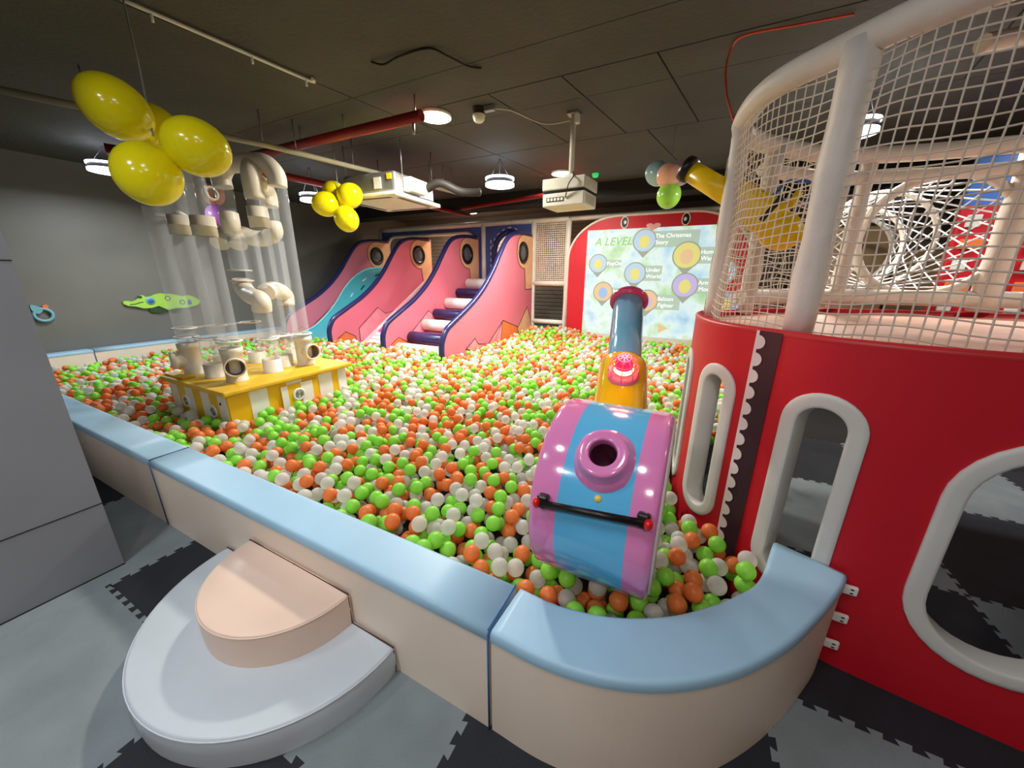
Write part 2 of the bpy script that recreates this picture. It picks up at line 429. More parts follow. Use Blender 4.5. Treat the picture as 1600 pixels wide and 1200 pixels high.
for off, in ((0.0,), (-.07,)):
    for a, b in zip(ss, ss[1:]):
        mid = (a+b)/2; h = hole_at(mid)
        if h:
            ha, hb = hole_at(a) or hole_at(a+1e-6) , hole_at(b) or hole_at(b-1e-6)
            g.add([hull(a,0,off), hull(b,0,off), hull(b,hb[0],off), hull(a,ha[0],off)], [(0,1,2,3)], True)
            g.add([hull(a,ha[1],off), hull(b,hb[1],off), hull(b,DK,off), hull(a,DK,off)], [(0,1,2,3)], True)
        else:
            g.add([hull(a,0,off), hull(b,0,off), hull(b,DK,off), hull(a,DK,off)], [(0,1,2,3)], True)
for a, b in zip(ss, ss[1:]): g.add([hull(a,DK+.0003,0), hull(b,DK+.0003,0), hull(b,DK+.0003,-.07), hull(a,DK+.0003,-.07)], [(0,1,2,3)], False)
g.build('hull_wall', m_red, ship)
MB().tube([hull(k*.04, DK-.005, -.015) for k in range(int(S_END/.04)+1)], .018, 8).build('hull_rim', m_redp, ship)
# open back: upper red band with a white padded rail
g = MB(); bs = [S_END+k*(HS[-1]-S_END)/40 for k in range(41)]
g.grid([[hull(s, .92, 0), hull(s, DK, 0)] for s in bs]); g.grid([[hull(s, .92, -.06), hull(s, DK, -.06)] for s in bs])
g.grid([[hull(s, .92, 0), hull(s, .92, -.06)] for s in bs]); g.grid([[hull(s, DK, 0), hull(s, DK, -.06)] for s in bs])
g.build('back_band', m_red, ship)
MB().tube([hull(s, .90, -.03) for s in bs], .042, 10).build('padded_rail', m_foamw, ship)
for (a, b, c, d), nm in zip(WINS, range(9)):
    sc = (a+b)/2; r = (b-a)/2-FRW/2; pts = []
    n = 16
    for k in range(n+1):
        an = math.pi*k/n; pts.append((sc+r*math.cos(an), d-FRW/2-r+r*math.sin(an)))
    for k in range(n+1):
        an = math.pi+math.pi*k/n; pts.append((sc+r*math.cos(an), c+FRW/2+r+r*math.sin(an)))
    full = []
    for i, p in enumerate(pts):
        q = pts[(i+1) % len(pts)]; dist = math.hypot(q[0]-p[0], q[1]-p[1]); m_ = max(1, int(dist/.05))
        for k in range(m_): full.append((p[0]+(q[0]-p[0])*k/m_, p[1]+(q[1]-p[1])*k/m_))
    cs = (sc, (c+d)/2)
    rows = []
    for i, (s, z) in enumerate(full):
        p0, p1 = full[i-1], full[(i+1) % len(full)]; tx, tz = p1[0]-p0[0], p1[1]-p0[1]; L = math.hypot(tx, tz); nx, nz = tz/L, -tx/L
        row = []
        for e, o in ((.5, -.001), (.5, .008), (.46, .011), (.2, .013), (-.3, .013), (-.46, .011), (-.5, .006), (-.5, -.02), (-.5, -.075), (-.46,-.08), (.4,-.08), (.5, -.072)):
            row.append(hull(s+nx*e*FRW, z+nz*e*FRW, o))
        rows.append(row)
    rows.append(rows[0]); MB().grid(rows, True).build('window_frame', m_framew, ship)
# dark strip with white scallops
g = MB(); zz = [.02+k*(DK-.02)/20 for k in range(21)]
sts = [2.94, 2.96, 2.98, 3.0, 3.02, 3.048]
g.grid([[hull(s, z, .004) for s in sts] for z in zz]); g.build('dark_strip', m_dark, ship)
g = MB(); g.grid([[hull(s, z, .0065) for s in (3.036, 3.049)] for z in zz]); g.build('scallop_band', m_scal, ship)
for k in range(17):
    z = 1.30-k*.077
    P = [hull(3.037-.033*math.cos(a), z+.031*math.sin(a), .0065) for a in [math.pi*(-.5+i/10) for i in range(11)]]
    MB().add(P, [tuple(range(11))]).build('scallop', m_scal, ship)
# deck
dk = MB(); P = [hull(k*HS[-1]/160, DK-.05, -.05) for k in range(161)]
dk.prism(P, (0, 0, .02)); dk.build('deck', m_pinkdeck, ship)
# ring rail, posts
RZ = 2.345; RI = -.085
MB().tube([hull(k*.05, RZ, RI) for k in range(int(HS[-1]/.05)+1)], .05, 12).build('ring_rail', m_foamw, ship)
def post(s, z0=DK-.02, z1=RZ, r=.05, off=RI, m=m_foamw):
    pts = [hull(s, z0+(z1-z0)*k/8, off) for k in range(9)]
    return MB().tube(pts, [r*(1+.06*((k % 3)-1)) for k in range(9)], 12).build('padded_post', m, ship)
post(2.945, r=.055); post(3.70, r=.045); post(1.0); post(4.35)
# low back rail and second upper bar on the far side
bs2 = [4.3+k*(HS[-1]-4.3)/40 for k in range(41)]
MB().tube([hull(s, 1.44, -.06) for s in bs2], .055, 10).build('padded_rail', m_foamw, ship)
MB().tube([hull(s, 2.22, -.06) for s in bs2], .04, 10).build('padded_rail', m_foamw, ship)
def s_at(x):      # parameter on the far side for a given x
    best = None
    for i, p in enumerate(HC_):
        if p.y > 2.8 and (best is None or abs(p.x-x) < best[0]): best = (abs(p.x-x), HS[i])
    return best[1]
for px, r in ((1272, .05), (1328, .045), (1594, .07)):
    q = Yp(px, 350, 3.58); post(s_at(q.x), 1.36, RZ, r, -.06)
MB().tube([Dp(1535, 68, 2.0), Dp(1600, 55, 2.0), Dp(1760, 25, 2.0)], .045, 10).build('padded_rail', m_foamw, ship)
# nets
def strand(g, pts, r=.0029): g.tube(pts, r, 4, caps=False)
net = MB(); rr = random.Random(3)
s0, s1 = .9, 3.74; ns = int((s1-s0)/.038); nz = 27
def npt(i, j):
    s = s0+(s1-s0)*i/ns; z = DK-.02+(RZ-DK)*j/nz
    wob = .009*math.sin(i*.45+j*.2)+.005*math.sin(j*.7+i*.11)
    return hull(s+.003*math.sin(j*.4+i*1.1), z+wob*(.2 if j in (0, nz) else 1), RI+.014*math.sin(i*.2+j*.25)*(0 if j in (0, nz) else 1))
for i in range(ns+1): strand(net, [npt(i, j) for j in range(nz+1)])
for j in range(nz+1): strand(net, [npt(i, j) for i in range(ns+1)])
stuff(net.build('front_net', m_net, ship, fix=False))
net2 = MB(); a0, a1 = 3.74, 5.0; n2 = 30
for i in range(n2+1): strand(net2, [hull(a0+(a1-a0)*i/n2+.01*math.sin(j), 1.36+(2.3-1.36)*j/24, -.05+.01*math.sin(i+j)) for j in range(25)], .0028)
for j in range(25): strand(net2, [hull(a0+(a1-a0)*i/n2, 1.36+(2.3-1.36)*j/24+.012*math.sin(i*.7+j), -.05) for i in range(n2+1)], .0028)
stuff(net2.build('side_net', m_net, ship, fix=False))

# crawl tunnel of netting behind the ship
hc = Yp(1455, 370, 3.62); top = Yp(1470, 272, 3.62); rad = abs(top.z-hc.z)
tn = thing('net_tunnel', 'white hooped crawl tunnel of netting behind the ship deck', 'crawl tunnel', (hc.x, 3.9, hc.z-rad))
hoopc = [(hc.x, 3.62, hc.z), (hc.x-.10, 4.3, hc.z+.02), (hc.x-.05, 5.0, hc.z), (hc.x+.1, 5.7, hc.z)]
for k, c in enumerate(hoopc):
    MB().tube(circle(c, (1,0,0), (0,0,1), rad, 36), .03 if k == 0 else .022, 8, closed=True).build('hoop', m_foamw, tn)
g = MB(); path = crom(hoopc, 6); nA = 26
for k in range(nA):
    strand(g, [p+Vector((math.cos(2*math.pi*(k+.0*i)/nA+.12*i), 0, math.sin(2*math.pi*k/nA+.12*i)))*(rad*(1-.05*math.sin(i*math.pi/6)**2)) for i, p in enumerate(path)], .006)
    strand(g, [p+Vector((math.cos(2*math.pi*k/nA-.12*i), 0, math.sin(2*math.pi*k/nA-.12*i)))*(rad*(1-.05*math.sin(i*math.pi/6)**2)) for i, p in enumerate(path)], .006)
stuff(g.build('tunnel_net', m_netd, tn, fix=False))
# things beyond the tunnel: checkered climbing wall, blue board, white panels
cw = thing('climbing_wall', 'red and orange checkered climbing wall beyond the net tunnel', 'climbing wall', (3.1, 5.4, 1.2))
MB().rbox((2.15, 5.4, 1.0), (4.3, 5.5, 2.25), .02).build('board', m_red, cw)
for i in range(9):
    for j in range(6):
        if (i+j) % 2 == 0: MB().rbox((2.2+i*.235, 5.375, 1.05+j*.2), (2.37+i*.235, 5.40, 1.14+j*.2), .006).build('block', m_orng, cw)
        elif j % 2: MB().rbox((2.2+i*.235, 5.375, 1.05+j*.2), (2.30+i*.235, 5.40, 1.16+j*.2), .006).build('block', m_whst, cw)
fb = thing('backdrop_board', 'blue and white backdrop board above the checkered climbing wall', 'board', (3.6, 5.8, 2.2))
MB().rbox((2.3, 5.8, 1.4), (3.35, 5.86, 2.75), .015).build('blue_panel', m_eyeb, fb)
MB().rbox((3.4, 5.8, 1.4), (5.6, 5.86, 2.75), .015).build('white_panel', m_whst, fb)
bx = thing('box_stack', 'brown boxes stacked behind the left side of the net tunnel', 'boxes', (1.9, 6.4, 0))
MB().rbox((1.2, 6.4, 0), (2.1, 7.1, 2.2), .02).build('tall_box', m_obrn, bx)
MB().rbox((2.15, 6.5, 0), (2.9, 7.1, 1.9), .02).build('short_box', m_obrn, bx)
# green bowl seen through the middle window
gb = MB(); q = hull(2.70, 1.02, -.22)
gb.lathe((q.x+.05, q.y+.25, 1.0), (0,0,1), [(0,.001), (.005,.04), (.03,.085), (.07,.105), (.075,.1), (.03,.07), (.012,.03)], 24)
tag(gb.build('bowl', m_grn), 'green bowl hanging inside the ship seen through a slot window', 'bowl')

# yellow ball blaster on the bow rail
bl = thing('ball_blaster', 'yellow ball blaster with black tipped barrel on the bow of the ship', 'toy gun', (.12, 2.62, 1.9))
bp0 = Yp(1190, 335, 2.5); bp1 = Yp(1070, 262, 2.6); ax = (bp1-bp0); L = ax.length; ax.normalize()
MB().lathe(bp0, ax, [(.18*L, .001), (.18*L, .062), (.93*L, .055), (.93*L, .001)], 20).build('barrel', m_gunY, bl)
MB().lathe(bp0, ax, [(.90*L, .04), (.90*L, .062), (.95*L, .072), (1.0*L, .068), (1.0*L, .03), (.93*L, .03)], 20).build('muzzle', m_blk, bl)
Mx = Matrix.Translation(bp0) @ ax.to_track_quat('X', 'Z').to_matrix().to_4x4()
MB().rbox((-.10, -.085, -.09), (.20, .085, .09), .04, Mx).build('receiver', m_gunY, bl)
MB().sphere(Mx @ Vector((-.13, 0, -.02)), .10, 18, (1.1, .9, .95), Mx.to_3x3()).build('hopper', m_gunY, bl)
MB().rbox((-.05, -.09, -.03), (-.02, .09, .10), .01, Mx).build('band', m_blk, bl)
MB().tube([Mx @ Vector((-.08, .0, .08)), Mx @ Vector((-.07, .0, .16))], .018, 10).build('knob', m_gunY, bl)
MB().tube([Mx @ Vector((-.24, .04, -.0)), Mx @ Vector((-.31, .06, .01))], .022, 10).build('trigger', m_gunY, bl)
MB().tube(crom([Mx @ Vector((.02, 0, .09)), Mx @ Vector((.0, .03, .17)), Mx @ Vector((-.1, .05, .2)), Mx @ Vector((-.16, .06, .12))], 8), .008, 6).build('cable', m_eyeb, bl)
# orange hose arching from the ring rail to the ceiling
h = crom([Zp(1146, 188, 2.36), Dp(1136, 150, 2.35), Dp(1134, 110, 2.45), Dp(1143, 75, 2.5), Zp(1165, 55, CZ-.03), Zp(1240, 40, CZ-.02), Zp(1335, 22, CZ-.015)], 8)
tag(MB().tube(h, .0065, 8).build('hose', m_orhose), 'thin orange hose arching above the ship rail', 'hose')

# ================================================================ BALL CANNON
DC = Vector((-.222, 1.372, .71)); DRr = .359; DX0, DX1 = -.452, -.022
cn = thing('ball_cannon', 'pink and blue drum ball cannon with yellow neck in the pit corner', 'ball cannon', (DC.x, DC.y, .28))
def dpt(x, phi, r=DRr): return Vector((x, DC.y-r*math.cos(phi), DC.z+r*math.sin(phi)))
def dhit(px, py):
    d = ray(px, py); o = Vector((0, 0, HC)); a = d.y**2+d.z**2; b = 2*((o.y-DC.y)*d.y+(o.z-DC.z)*d.z); c = (o.y-DC.y)**2+(o.z-DC.z)**2-DRr**2
    t = (-b-math.sqrt(b*b-4*a*c))/(2*a); p = o+d*t
    return p, math.atan2(p.z-DC.z, -(p.y-DC.y))
W = DX1-DX0
def band(name, x0, x1, m, prof=None):
    return MB().lathe((x0, DC.y, DC.z), (1,0,0), prof or [(0, DRr), (x1-x0, DRr)], 72).build(name, m, cn)
p, ph = dhit(944, 716)
g = MB(); bx0, bx1 = DX0+.105, DX1-.085; hx_, hph = p.x, ph; rowsN = 260; colN = 60
for i in range(rowsN):
    f0, f1 = 2*math.pi*i/rowsN, 2*math.pi*(i+1)/rowsN; fm = (f0+f1)/2
    near = abs((fm-hph+math.pi) % (2*math.pi)-math.pi)*DRr < .07
    cN = colN if near else 1
    for k in range(cN):
        xa, xb = bx0+(bx1-bx0)*k/cN, bx0+(bx1-bx0)*(k+1)/cN
        if near and math.hypot((xa+xb)/2-hx_, (((fm-hph+math.pi) % (2*math.pi))-math.pi)*DRr) < .058: continue
        g.add([dpt(xa,f0), dpt(xb,f0), dpt(xb,f1), dpt(xa,f1)], [(0,1,2,3)], True)
g.build('blue_band', m_dblue, cn)
e = .025
band('pink_band', DX0, DX0+.105, m_dpink, [(0, .28), (0, DRr-e), (.004, DRr-e*.4), (.012, DRr-.004), (e, DRr), (.105, DRr)])
band('pink_band', DX1-.085, DX1, m_dpink, [(0, DRr), (.085-e, DRr), (.073, DRr-.004), (.081, DRr-e*.4), (.085, DRr-e)])
band('end_disc', DX0, DX0, m_whites, [(0, DRr-e), (0, .001)])
band('end_disc', DX1, DX1+.004, m_whites, [(0, DRr-e), (.006, DRr-e-.004), (.006, .001)])
nrm = Vector((0, -math.cos(ph), math.sin(ph)))
hq = MB(); c0 = dpt(p.x, ph, DRr-.012)
hq.lathe(c0, nrm, [(-.03, .118), (.004, .112), (.016, .096), (.028, .090), (.050, .086), (.058, .084), (.062, .081), (.064, .077), (.065, .072), (.065, .054), (.064, .050), (.061, .047), (.055, .0455), (.03, .045), (-.06, .045)], 44)
ho = hq.build('hopper_ring', m_dpink, cn)
MB().lathe(c0, nrm, [(.03, .0448), (-.12, .044), (-.12, .001)], 32).build('hopper_hole', m_hole, ho)
p, ph2 = dhit(934, 779); nr2 = Vector((0, -math.cos(ph2), math.sin(ph2)))
bo = MB().lathe(dpt(p.x, ph2, DRr-.001), nr2, [(0, .0115), (.004, .0115), (.005, .009), (.005, .001)], 20).build('button', m_gunY, cn)
MB().lathe(dpt(p.x, ph2, DRr+.004), nr2, [(0, .005), (.002, .005), (.002, .001)], 12).build('button_core', m_whites, bo)
pa, pha = dhit(862, 786); pb, phb = dhit(1000, 812)
A = dpt(DX0+.062, pha, DRr+.034); B = dpt(DX1-.040, phb, DRr+.034)
hb = MB().tube([A, B], .0125, 14).build('handle_bar', m_blk, cn)
for q, x, phx, sx in ((A, DX0+.062, pha, -1), (B, DX1-.040, phb, 1)):
    u_ = Vector((0, -math.cos(phx), math.sin(phx))); t_ = Vector((0, math.sin(phx), math.cos(phx)))
    Mq = Matrix((Vector((1,0,0)), t_, u_)).transposed().to_4x4(); Mq.translation = q
    MB().rbox((-.020, -.017, -.036), (.020, .030, .006), .010, Mq).build('handle_bracket', m_blk, hb)
    MB().sphere(q+u_*.001+Vector((sx*.016, 0, 0)), .019, 16, (.75, 1, 1)).build('handle_tip', m_redg, hb)
# neck, barrel, muzzle
ca0 = Vector((-.235, 1.47, .80)); ca1 = Yp(983, 466, 2.15); cax = (ca1-ca0); cL = cax.length; cax.normalize()
MB().lathe(ca0, cax, [(.0, .125), (.30*cL, .12), (.50*cL, .115), (.53*cL, .108), (.55*cL, .09), (.55*cL, .001)], 40).build('yellow_neck', m_dyel, cn)
MB().lathe(ca0, cax, [(.5*cL, .084), (.985*cL, .080), (.985*cL, .06), (.7*cL, .06)], 36).build('blue_barrel', m_barrel, cn)
MB().lathe(ca0, cax, [(.955*cL, .080), (.955*cL, .096), (.965*cL, .103), (.985*cL, .103), (.997*cL, .096), (cL, .08), (.99*cL, .062), (.95*cL, .06)], 36).build('muzzle_ring', m_mring, cn)
MB().lathe(ca0, cax, [(.9*cL, .061), (.89*cL, .001)], 24).build('barrel_inside', m_hole, cn)
bup = (Vector((0,0,1))-cax*cax.z).normalized()
bc = ca0+cax*(.40*cL)+bup*.118
bax = (bup*.9+Vector((0,0,1))*.6-cax*.1).normalized()
be = MB().lathe(bc-bax*.02, bax, [(0, .072), (.018, .070), (.026, .062), (.028, .001)], 28).build('beacon', m_cage, cn)
MB().lathe(bc, bax, [(.006, .042), (.05, .042), (.075, .034), (.085, .018), (.086, .001)], 24).build('beacon_lens', m_beac, be)
MB().lathe(bc, bax, [(.02, .0435), (.045, .0435)], 24).build('beacon_bulb', m_glow, be)
g = MB(); bu = bax.orthogonal().normalized(); bv = bax.cross(bu)
for hh, rr_ in ((.03, .066), (.068, .052), (.092, .03)): g.tube(circle(bc+bax*hh, bu, bv, rr_, 28), .0025, 6, closed=True)
for k in range(8):
    a = k*math.pi/4; d = bu*math.cos(a)+bv*math.sin(a)
    g.tube([bc+d*.066, bc+d*.066+bax*.03, bc+d*.052+bax*.068, bc+d*.03+bax*.092, bc+d*.006+bax*.1], .0025, 6)
g.build('beacon_cage', m_cage, be)
ld = bpy.data.lights.new('beacon_glow', 'POINT'); ld.energy = 1.2; ld.color = (1, .25, .2); ld.shadow_soft_size = .03
lo = bpy.data.objects.new('beacon_glow', ld); COL.objects.link(lo); lo.location = bc+bax*.13-Vector((DC.x, DC.y, .28)); lo.parent = cn
# pivot below the drum, resting on the pit floor
MB().lathe((DC.x, DC.y+.05, .0), (0,0,1), [(0, .2), (.02, .2), (.03, .06), (.40, .06)], 24).build('pivot_post', m_metal, cn)

# ================================================================ SLIDES
YFW = 7.4
XP = [-7.40, -6.05, -4.69, -3.34]
prof_px = [(829,367),(818,365.5),(808,365),(798,368),(790,377),(780,399),(770,423),(756,449),(740,471),(724,488),(708,504),(698,515),(693,526),(690,540),(690.5,558)]
prof = []
for a, b in prof_px:
    q = Xp(a, b, XP[3]); prof.append(Vector((0, q.y, q.z)))
PY1 = prof[0].y
prof.append(Vector((0, prof[-1].y+.03, .02)))
curve = crom(prof[:-1], 5)+[prof[-1]]
labels = ['pink slide side panel next to the dark wall, left of the teal slide', 'pink slide side panel between the teal slide and the striped ramp', 'pink slide side panel between the striped ramp and the roller stairs', 'pink slide side panel right of the stairs, with orange and tan peaks']
def panel_pt(px, py): q = Xp(px, py, XP[3]); return Vector((0, q.y, q.z))
eye_c = panel_pt(815, 395); eye_t = panel_pt(815, 377.5)
eye_r = abs(eye_t.z-eye_c.z)
foot = [(436,518), (517,528), (600,535), (691,540)]
curve4 = curve
curves = []
for k, X in enumerate(XP):
    yf = Xp(foot[max(k, 1)][0], foot[max(k, 1)][1], XP[max(k, 1)]).y; y4 = Xp(691, 540, XP[3]).y
    kk = (PY1-yf)/(PY1-y4); curves.append([Vector((0, PY1-(PY1-v.y)*kk, v.z)) for v in curve4])
for k, X in enumerate(XP):
    curve = curves[k]
    t = thing('pink_divider', labels[k], 'slide divider', (X, 6.0, 0), 'pink slide side panels')
    dx = lambda v, o: Vector((X+o, v.y, v.z))
    pol = [dx(v, -.035) for v in curve]+[Vector((X-.035, PY1+.05, .02)), Vector((X-.035, PY1+.05, prof[0].z))]
    MB().prism(pol, (.07, 0, 0)).build('board', m_slide, t)
    MB().tube([dx(v, 0) for v in curve], .045, 10).build('padded_trim', m_navy, t)
    for sd in ((1,) if k == 3 else (1, -1)):
        o_ = .036*sd
        # tan patch round the eye
        top = panel_pt(829, 372).z; pz = []
        for i in range(13):
            a = math.pi*(.5+i/12*1.0); pz.append(Vector((X+o_, eye_c.y+.02+eye_r*1.45*math.cos(a)-.0, eye_c.z+.02+eye_r*1.5*math.sin(a))))
        P = [Vector((X+o_, PY1+.03, eye_c.z+.02+eye_r*1.5))]+pz+[Vector((X+o_, PY1-.35, pz[-1].z)), Vector((X+o_, PY1-.30, pz[-1].z-.42)), Vector((X+o_, PY1+.03, pz[-1].z-.42))]
        tp = MB().prism(P, (.002*sd, 0, 0)).build('eye_patch', m_tan, t)
        MB().tube([p+Vector((.003*sd,0,0)) for p in P], .006, 4).build('print_line', m_line, tp)
        er = MB().lathe(Vector((X+o_, eye_c.y, eye_c.z)), (sd,0,0), [(0, eye_r*.62), (.02, eye_r*.68), (.03, eye_r*.8), (.03, eye_r*.93), (.018, eye_r), (0, eye_r)], 36).build('porthole_ring', m_blk, t)
        MB().lathe(Vector((X+o_, eye_c.y, eye_c.z)), (sd,0,0), [(.004, eye_r*.66), (.016, eye_r*.4), (.02, .001)], 28).build('porthole_lens', m_lens, er)
        y0 = curve[-1].y
        # printed peaks near the balls
        if k == 3:
            peaks = [([(766,543),(783,500),(806,510),(808,528)], m_orng), ([(806,512),(821,479),(828,508),(826,530),(808,530)], m_tan), ([(760,537),(782,502),(780,530),(770,545)], m_pale), ([(725,545),(739,528),(744,537),(758,537),(750,552)], m_pale)]
            for pi_, (pp, mm) in enumerate(peaks):
                P = [Vector((X+o_+.0015*pi_*sd, panel_pt(*a).y, panel_pt(*a).z)) for a in pp]
                q = MB().prism(P, (.002*sd, 0, 0)).build('peak_patch', mm, t)
                MB().tube([p+Vector((.003*sd,0,0)) for p in P]+[P[0]+Vector((.003*sd,0,0))], .006, 4).build('print_line', m_line, q)
        else:
            for pts, mm in (([(.12,.2),(.12,.42),(.30,.52),(.52,.40),(.52,.2)], m_orng), ([(.62,.3),(.62,.55),(1.15,.92),(1.35,.78),(1.6,.82),(1.6,.3)], m_pale)):
                P = [Vector((X+o_, y0+a, b)) for a, b in pts]
                q = MB().prism(P, (.002*sd, 0, 0)).build('peak_patch', mm, t)
                MB().tube([p+Vector((.003*sd,0,0)) for p in P], .006, 4).build('print_line', m_line, q)
# teal wavy slide
px = [(589,419),(572,422),(554,434),(539,452),(528,471),(513,491),(496,508),(481,517),(455,527)]
sp = []
for a, b in px:
    q = Xp(a, b, XP[0]+.1); sp.append(Vector((0, q.y, q.z)))
sp = [Vector((0, sp[0].y+.25, sp[0].z+.01))]+sp; sp[-1].z = max(.30, sp[-1].z)
ts = thing('slide', 'teal moulded wavy slide between the two left pink panels', 'slide', ((XP[0]+XP[1])/2, 6, .3))
cs = crom(sp, 6); rows = []; 
for v in cs:
    rows.append([Vector((XP[0]+.04+(XP[1]-XP[0]-.08)*u, v.y, v.z-.10*math.sin(math.pi*u)**.7)) for u in [i/16 for i in range(17)]])
g = MB(); g.grid(rows, True); g.grid([[p-Vector((0,0,.05)) for p in r] for r in rows], True)
g.build('slide_bed', m_teal, ts)
MB().tube([r[0]+Vector((.03,0,.005)) for r in rows], .022, 8).build('slide_edge', m_tealL, ts)
MB().tube([r[-1]+Vector((-.03,0,.005)) for r in rows], .022, 8).build('slide_edge', m_tealL, ts)
for i in range(12, 40, 4):
    for u in (6 if i % 8 else 4,):
        a = rows[i][u]; b = rows[i+2][u]; MB().tube([a+Vector((0,0,.004)), b+Vector((0,0,.004))], .016, 5).build('dash_mark', m_blk if i % 8 else m_whites, ts)
# straight pink ramp
qa = Xp(672, 434, XP[1]+.05); qb = Xp(566, 541, XP[1]+.05); qa.z += .07; qb.z += .07
rs = thing('ramp_slide', 'pale pink straight ramp with white arrows and magenta stripes', 'slide', ((XP[1]+XP[2])/2, 6, .3))
x0, x1 = XP[1]+.04, XP[2]-.04
d = (qb-qa); dn = d.normalized()
up = Vector((1,0,0)).cross(dn); up = up if up.z > 0 else -up
MB().prism([(x0,qa.y,qa.z),(x0,qb.y,qb.z),(x0,qb.y+.05,qb.z-.12),(x0,qa.y+.05,qa.z-.12)], (x1-x0,0,0)).build('ramp_bed', m_pinkr, rs)
mid = lambda t, u: qa+d*t+Vector((u*(x1-x0), 0, 0))+up*.004
for t0 in (.14, .58):
    P = [mid(t0,.030), mid(t0,.066), mid(t0+.20,.066), mid(t0+.20,.085), mid(t0+.27,.048), mid(t0+.20,.010), mid(t0+.20,.030)]
    MB().prism(P, up*.003).build('arrow_print', m_whites, rs)
for i in range(9):      # ribbed stripe bars on the right half near the foot
    t0 = .60+i*.044
    a = mid(t0, .42); b = mid(t0+.03, .97)
    q = [mid(t0,.115), mid(t0,.97), mid(t0+.036,.97), mid(t0+.036,.115)]
    MB().prism(q, up*.012).build('stripe_bar', m_mag if (i//3) % 2 else m_whites, rs)
# roller stairs
st = thing('stairs', 'padded roller stairs of white and navy bolsters between pink panels', 'stairs', ((XP[2]+XP[3])/2, 6, .3))
rol = [(734,443.5,7.5,0),(719,457.5,6.8,1),(702,473.5,7.7,0),(684,490,7.3,1),(667,507,8,0),(646,527,9,1),(626,545,9.5,0)]
for a, b, h_, c in rol:
    q = Xp(a, b, XP[2]+.1); dep = (q-Vector((0,0,HC))).dot(_fw); r = h_*dep/F*1.05
    g = MB(); g.lathe((XP[2]+.04, q.y, q.z), (1,0,0), [(0,.001),(0,r*.9),(.02,r),(XP[3]-XP[2]-.10,r),(XP[3]-XP[2]-.08,r*.9),(XP[3]-XP[2]-.08,.001)], 24)
    g.build('step_roller', m_navy if c else m_whites, st)
g = MB(); qa = Xp(734, 452, XP[2]+.1); qb = Xp(626, 556, XP[2]+.1)
g.prism([(XP[2]+.04,qa.y,qa.z),(XP[2]+.04,qb.y,qb.z-.05),(XP[2]+.04,qb.y+.3,qb.z-.12),(XP[2]+.04,qa.y+.3,qa.z-.1)], (XP[3]-XP[2]-.08,0,0))
g.build('stair_base', m_pale, st)

# ================================================================ PLAY FRAME behind the slides
pf = thing('climbing_structure', 'white padded frame with blue boards and netting behind the slides', 'play frame', (-5.2, YFW, 0))
FT = 2.68; xl = Yp(588, 360, YFW).x; xs = [xl, -4.69+.13, -3.34+.02, Yp(884, 400, YFW).x]
YP_ = YFW+.12
for x in xs: MB().tube([(x, YP_, 0)]+[(x, YP_, FT*k/8) for k in range(1, 9)], [.05+.003*((k*7) % 3) for k in range(9)], 12).build('padded_post', m_foamw, pf)
MB().tube([(xs[0]+(xs[3]-xs[0])*k/16, YP_, FT) for k in range(17)], [.052+.003*((k*5) % 3) for k in range(17)], 12).build('top_rail', m_foamw, pf)
MB().tube([(xs[3]+(2.4-xs[3])*k/10, YP_+.02, FT) for k in range(11)], .05, 12).build('top_rail', m_foamw, pf)
zd = Yp(860, 443, YFW).z; zl = Yp(860, 504, YFW).z
MB().tube([(xs[2], YP_, zd), (xs[3], YP_, zd)], .052, 12).build('mid_rail', m_foamw, pf)
MB().tube([(xs[2], YP_, zl), (xs[3], YP_, zl)], .052, 12).build('low_rail', m_foamw, pf)
MB().rbox((xs[0], YP_, zd-.06), (xs[3], YB-.4, zd+.05), .02).build('deck', m_tan, pf)
def arch_board(name, x0, x1, z0, z1, hx0, hx1, hz, rad, m):
    # board with an opening rounded at the top corners
    n = 10; P = [(x0,z0),(hx0,z0),(hx0,hz-rad)]
    P += [(hx0+rad-rad*math.cos(a), hz-rad+rad*math.sin(a)) for a in [math.pi/2*i/n for i in range(1, n+1)]]
    P += [(hx1-rad+rad*math.sin(a), hz-rad+rad*math.cos(a)) for a in [math.pi/2*i/n for i in range(0, n+1)]]
    P += [(hx1,z0),(x1,z0),(x1,z1),(x0,z1)]
    o = MB().prism([(a, YP_, b) for a, b in P], (0, .04, 0)).build(name, m, pf)
    edge = [(a, YP_-.02, b) for a, b in P[1:-3]]
    return o, edge
o, e_ = arch_board('blue_board', xs[0]+.05, xs[1]-.05, zd+.05, FT-.05, xs[0]+.28, xs[1]-.22, FT-.17, .25, m_blueb)
MB().tube(e_, .036, 8).build('opening_trim', m_foamw, o)
o, e_ = arch_board('blue_board', xs[1]+.05, xs[2]-.05, zd+.05, FT-.05, xs[1]+.30, xs[2]-.18, FT-.19, .42, m_blueb)
MB().tube(e_, .06, 8).build('opening_trim', m_navy, o)
cxm = (e_[0][0]+e_[-1][0])/2
for i in range(2, len(e_)-2, 2):
    a = Vector(e_[i]); b = Vector(e_[i+1]); c = Vector((cxm, a.y, a.z-.3)); dv = (a-c); dv.y = 0; dv.normalize()
    MB().tube([a+dv*.085, b+dv*.085], .009, 5).build('dash_mark', m_whites, o)
for k in range(6):
    a = Vector((e_[0][0]-.10, e_[0][1], zd+.2+k*.13)); MB().tube([a, a+Vector((0,0,.07))], .009, 5).build('dash_mark', m_whites, o)
g = MB(); x0, x1 = xs[2]+.06, xs[3]-.06
for i in range(16): g.tube([(x0+(x1-x0)*i/15, YP_, zd+.05), (x0+(x1-x0)*i/15, YP_, FT-.05)], .009, 4, caps=False)
for j in range(27): g.tube([(x0, YP_, zd+.08+(FT-zd-.16)*j/26), (x1, YP_, zd+.08+(FT-zd-.16)*j/26)], .009, 4, caps=False)
stuff(g.build('panel_net', m_net, pf, fix=False))
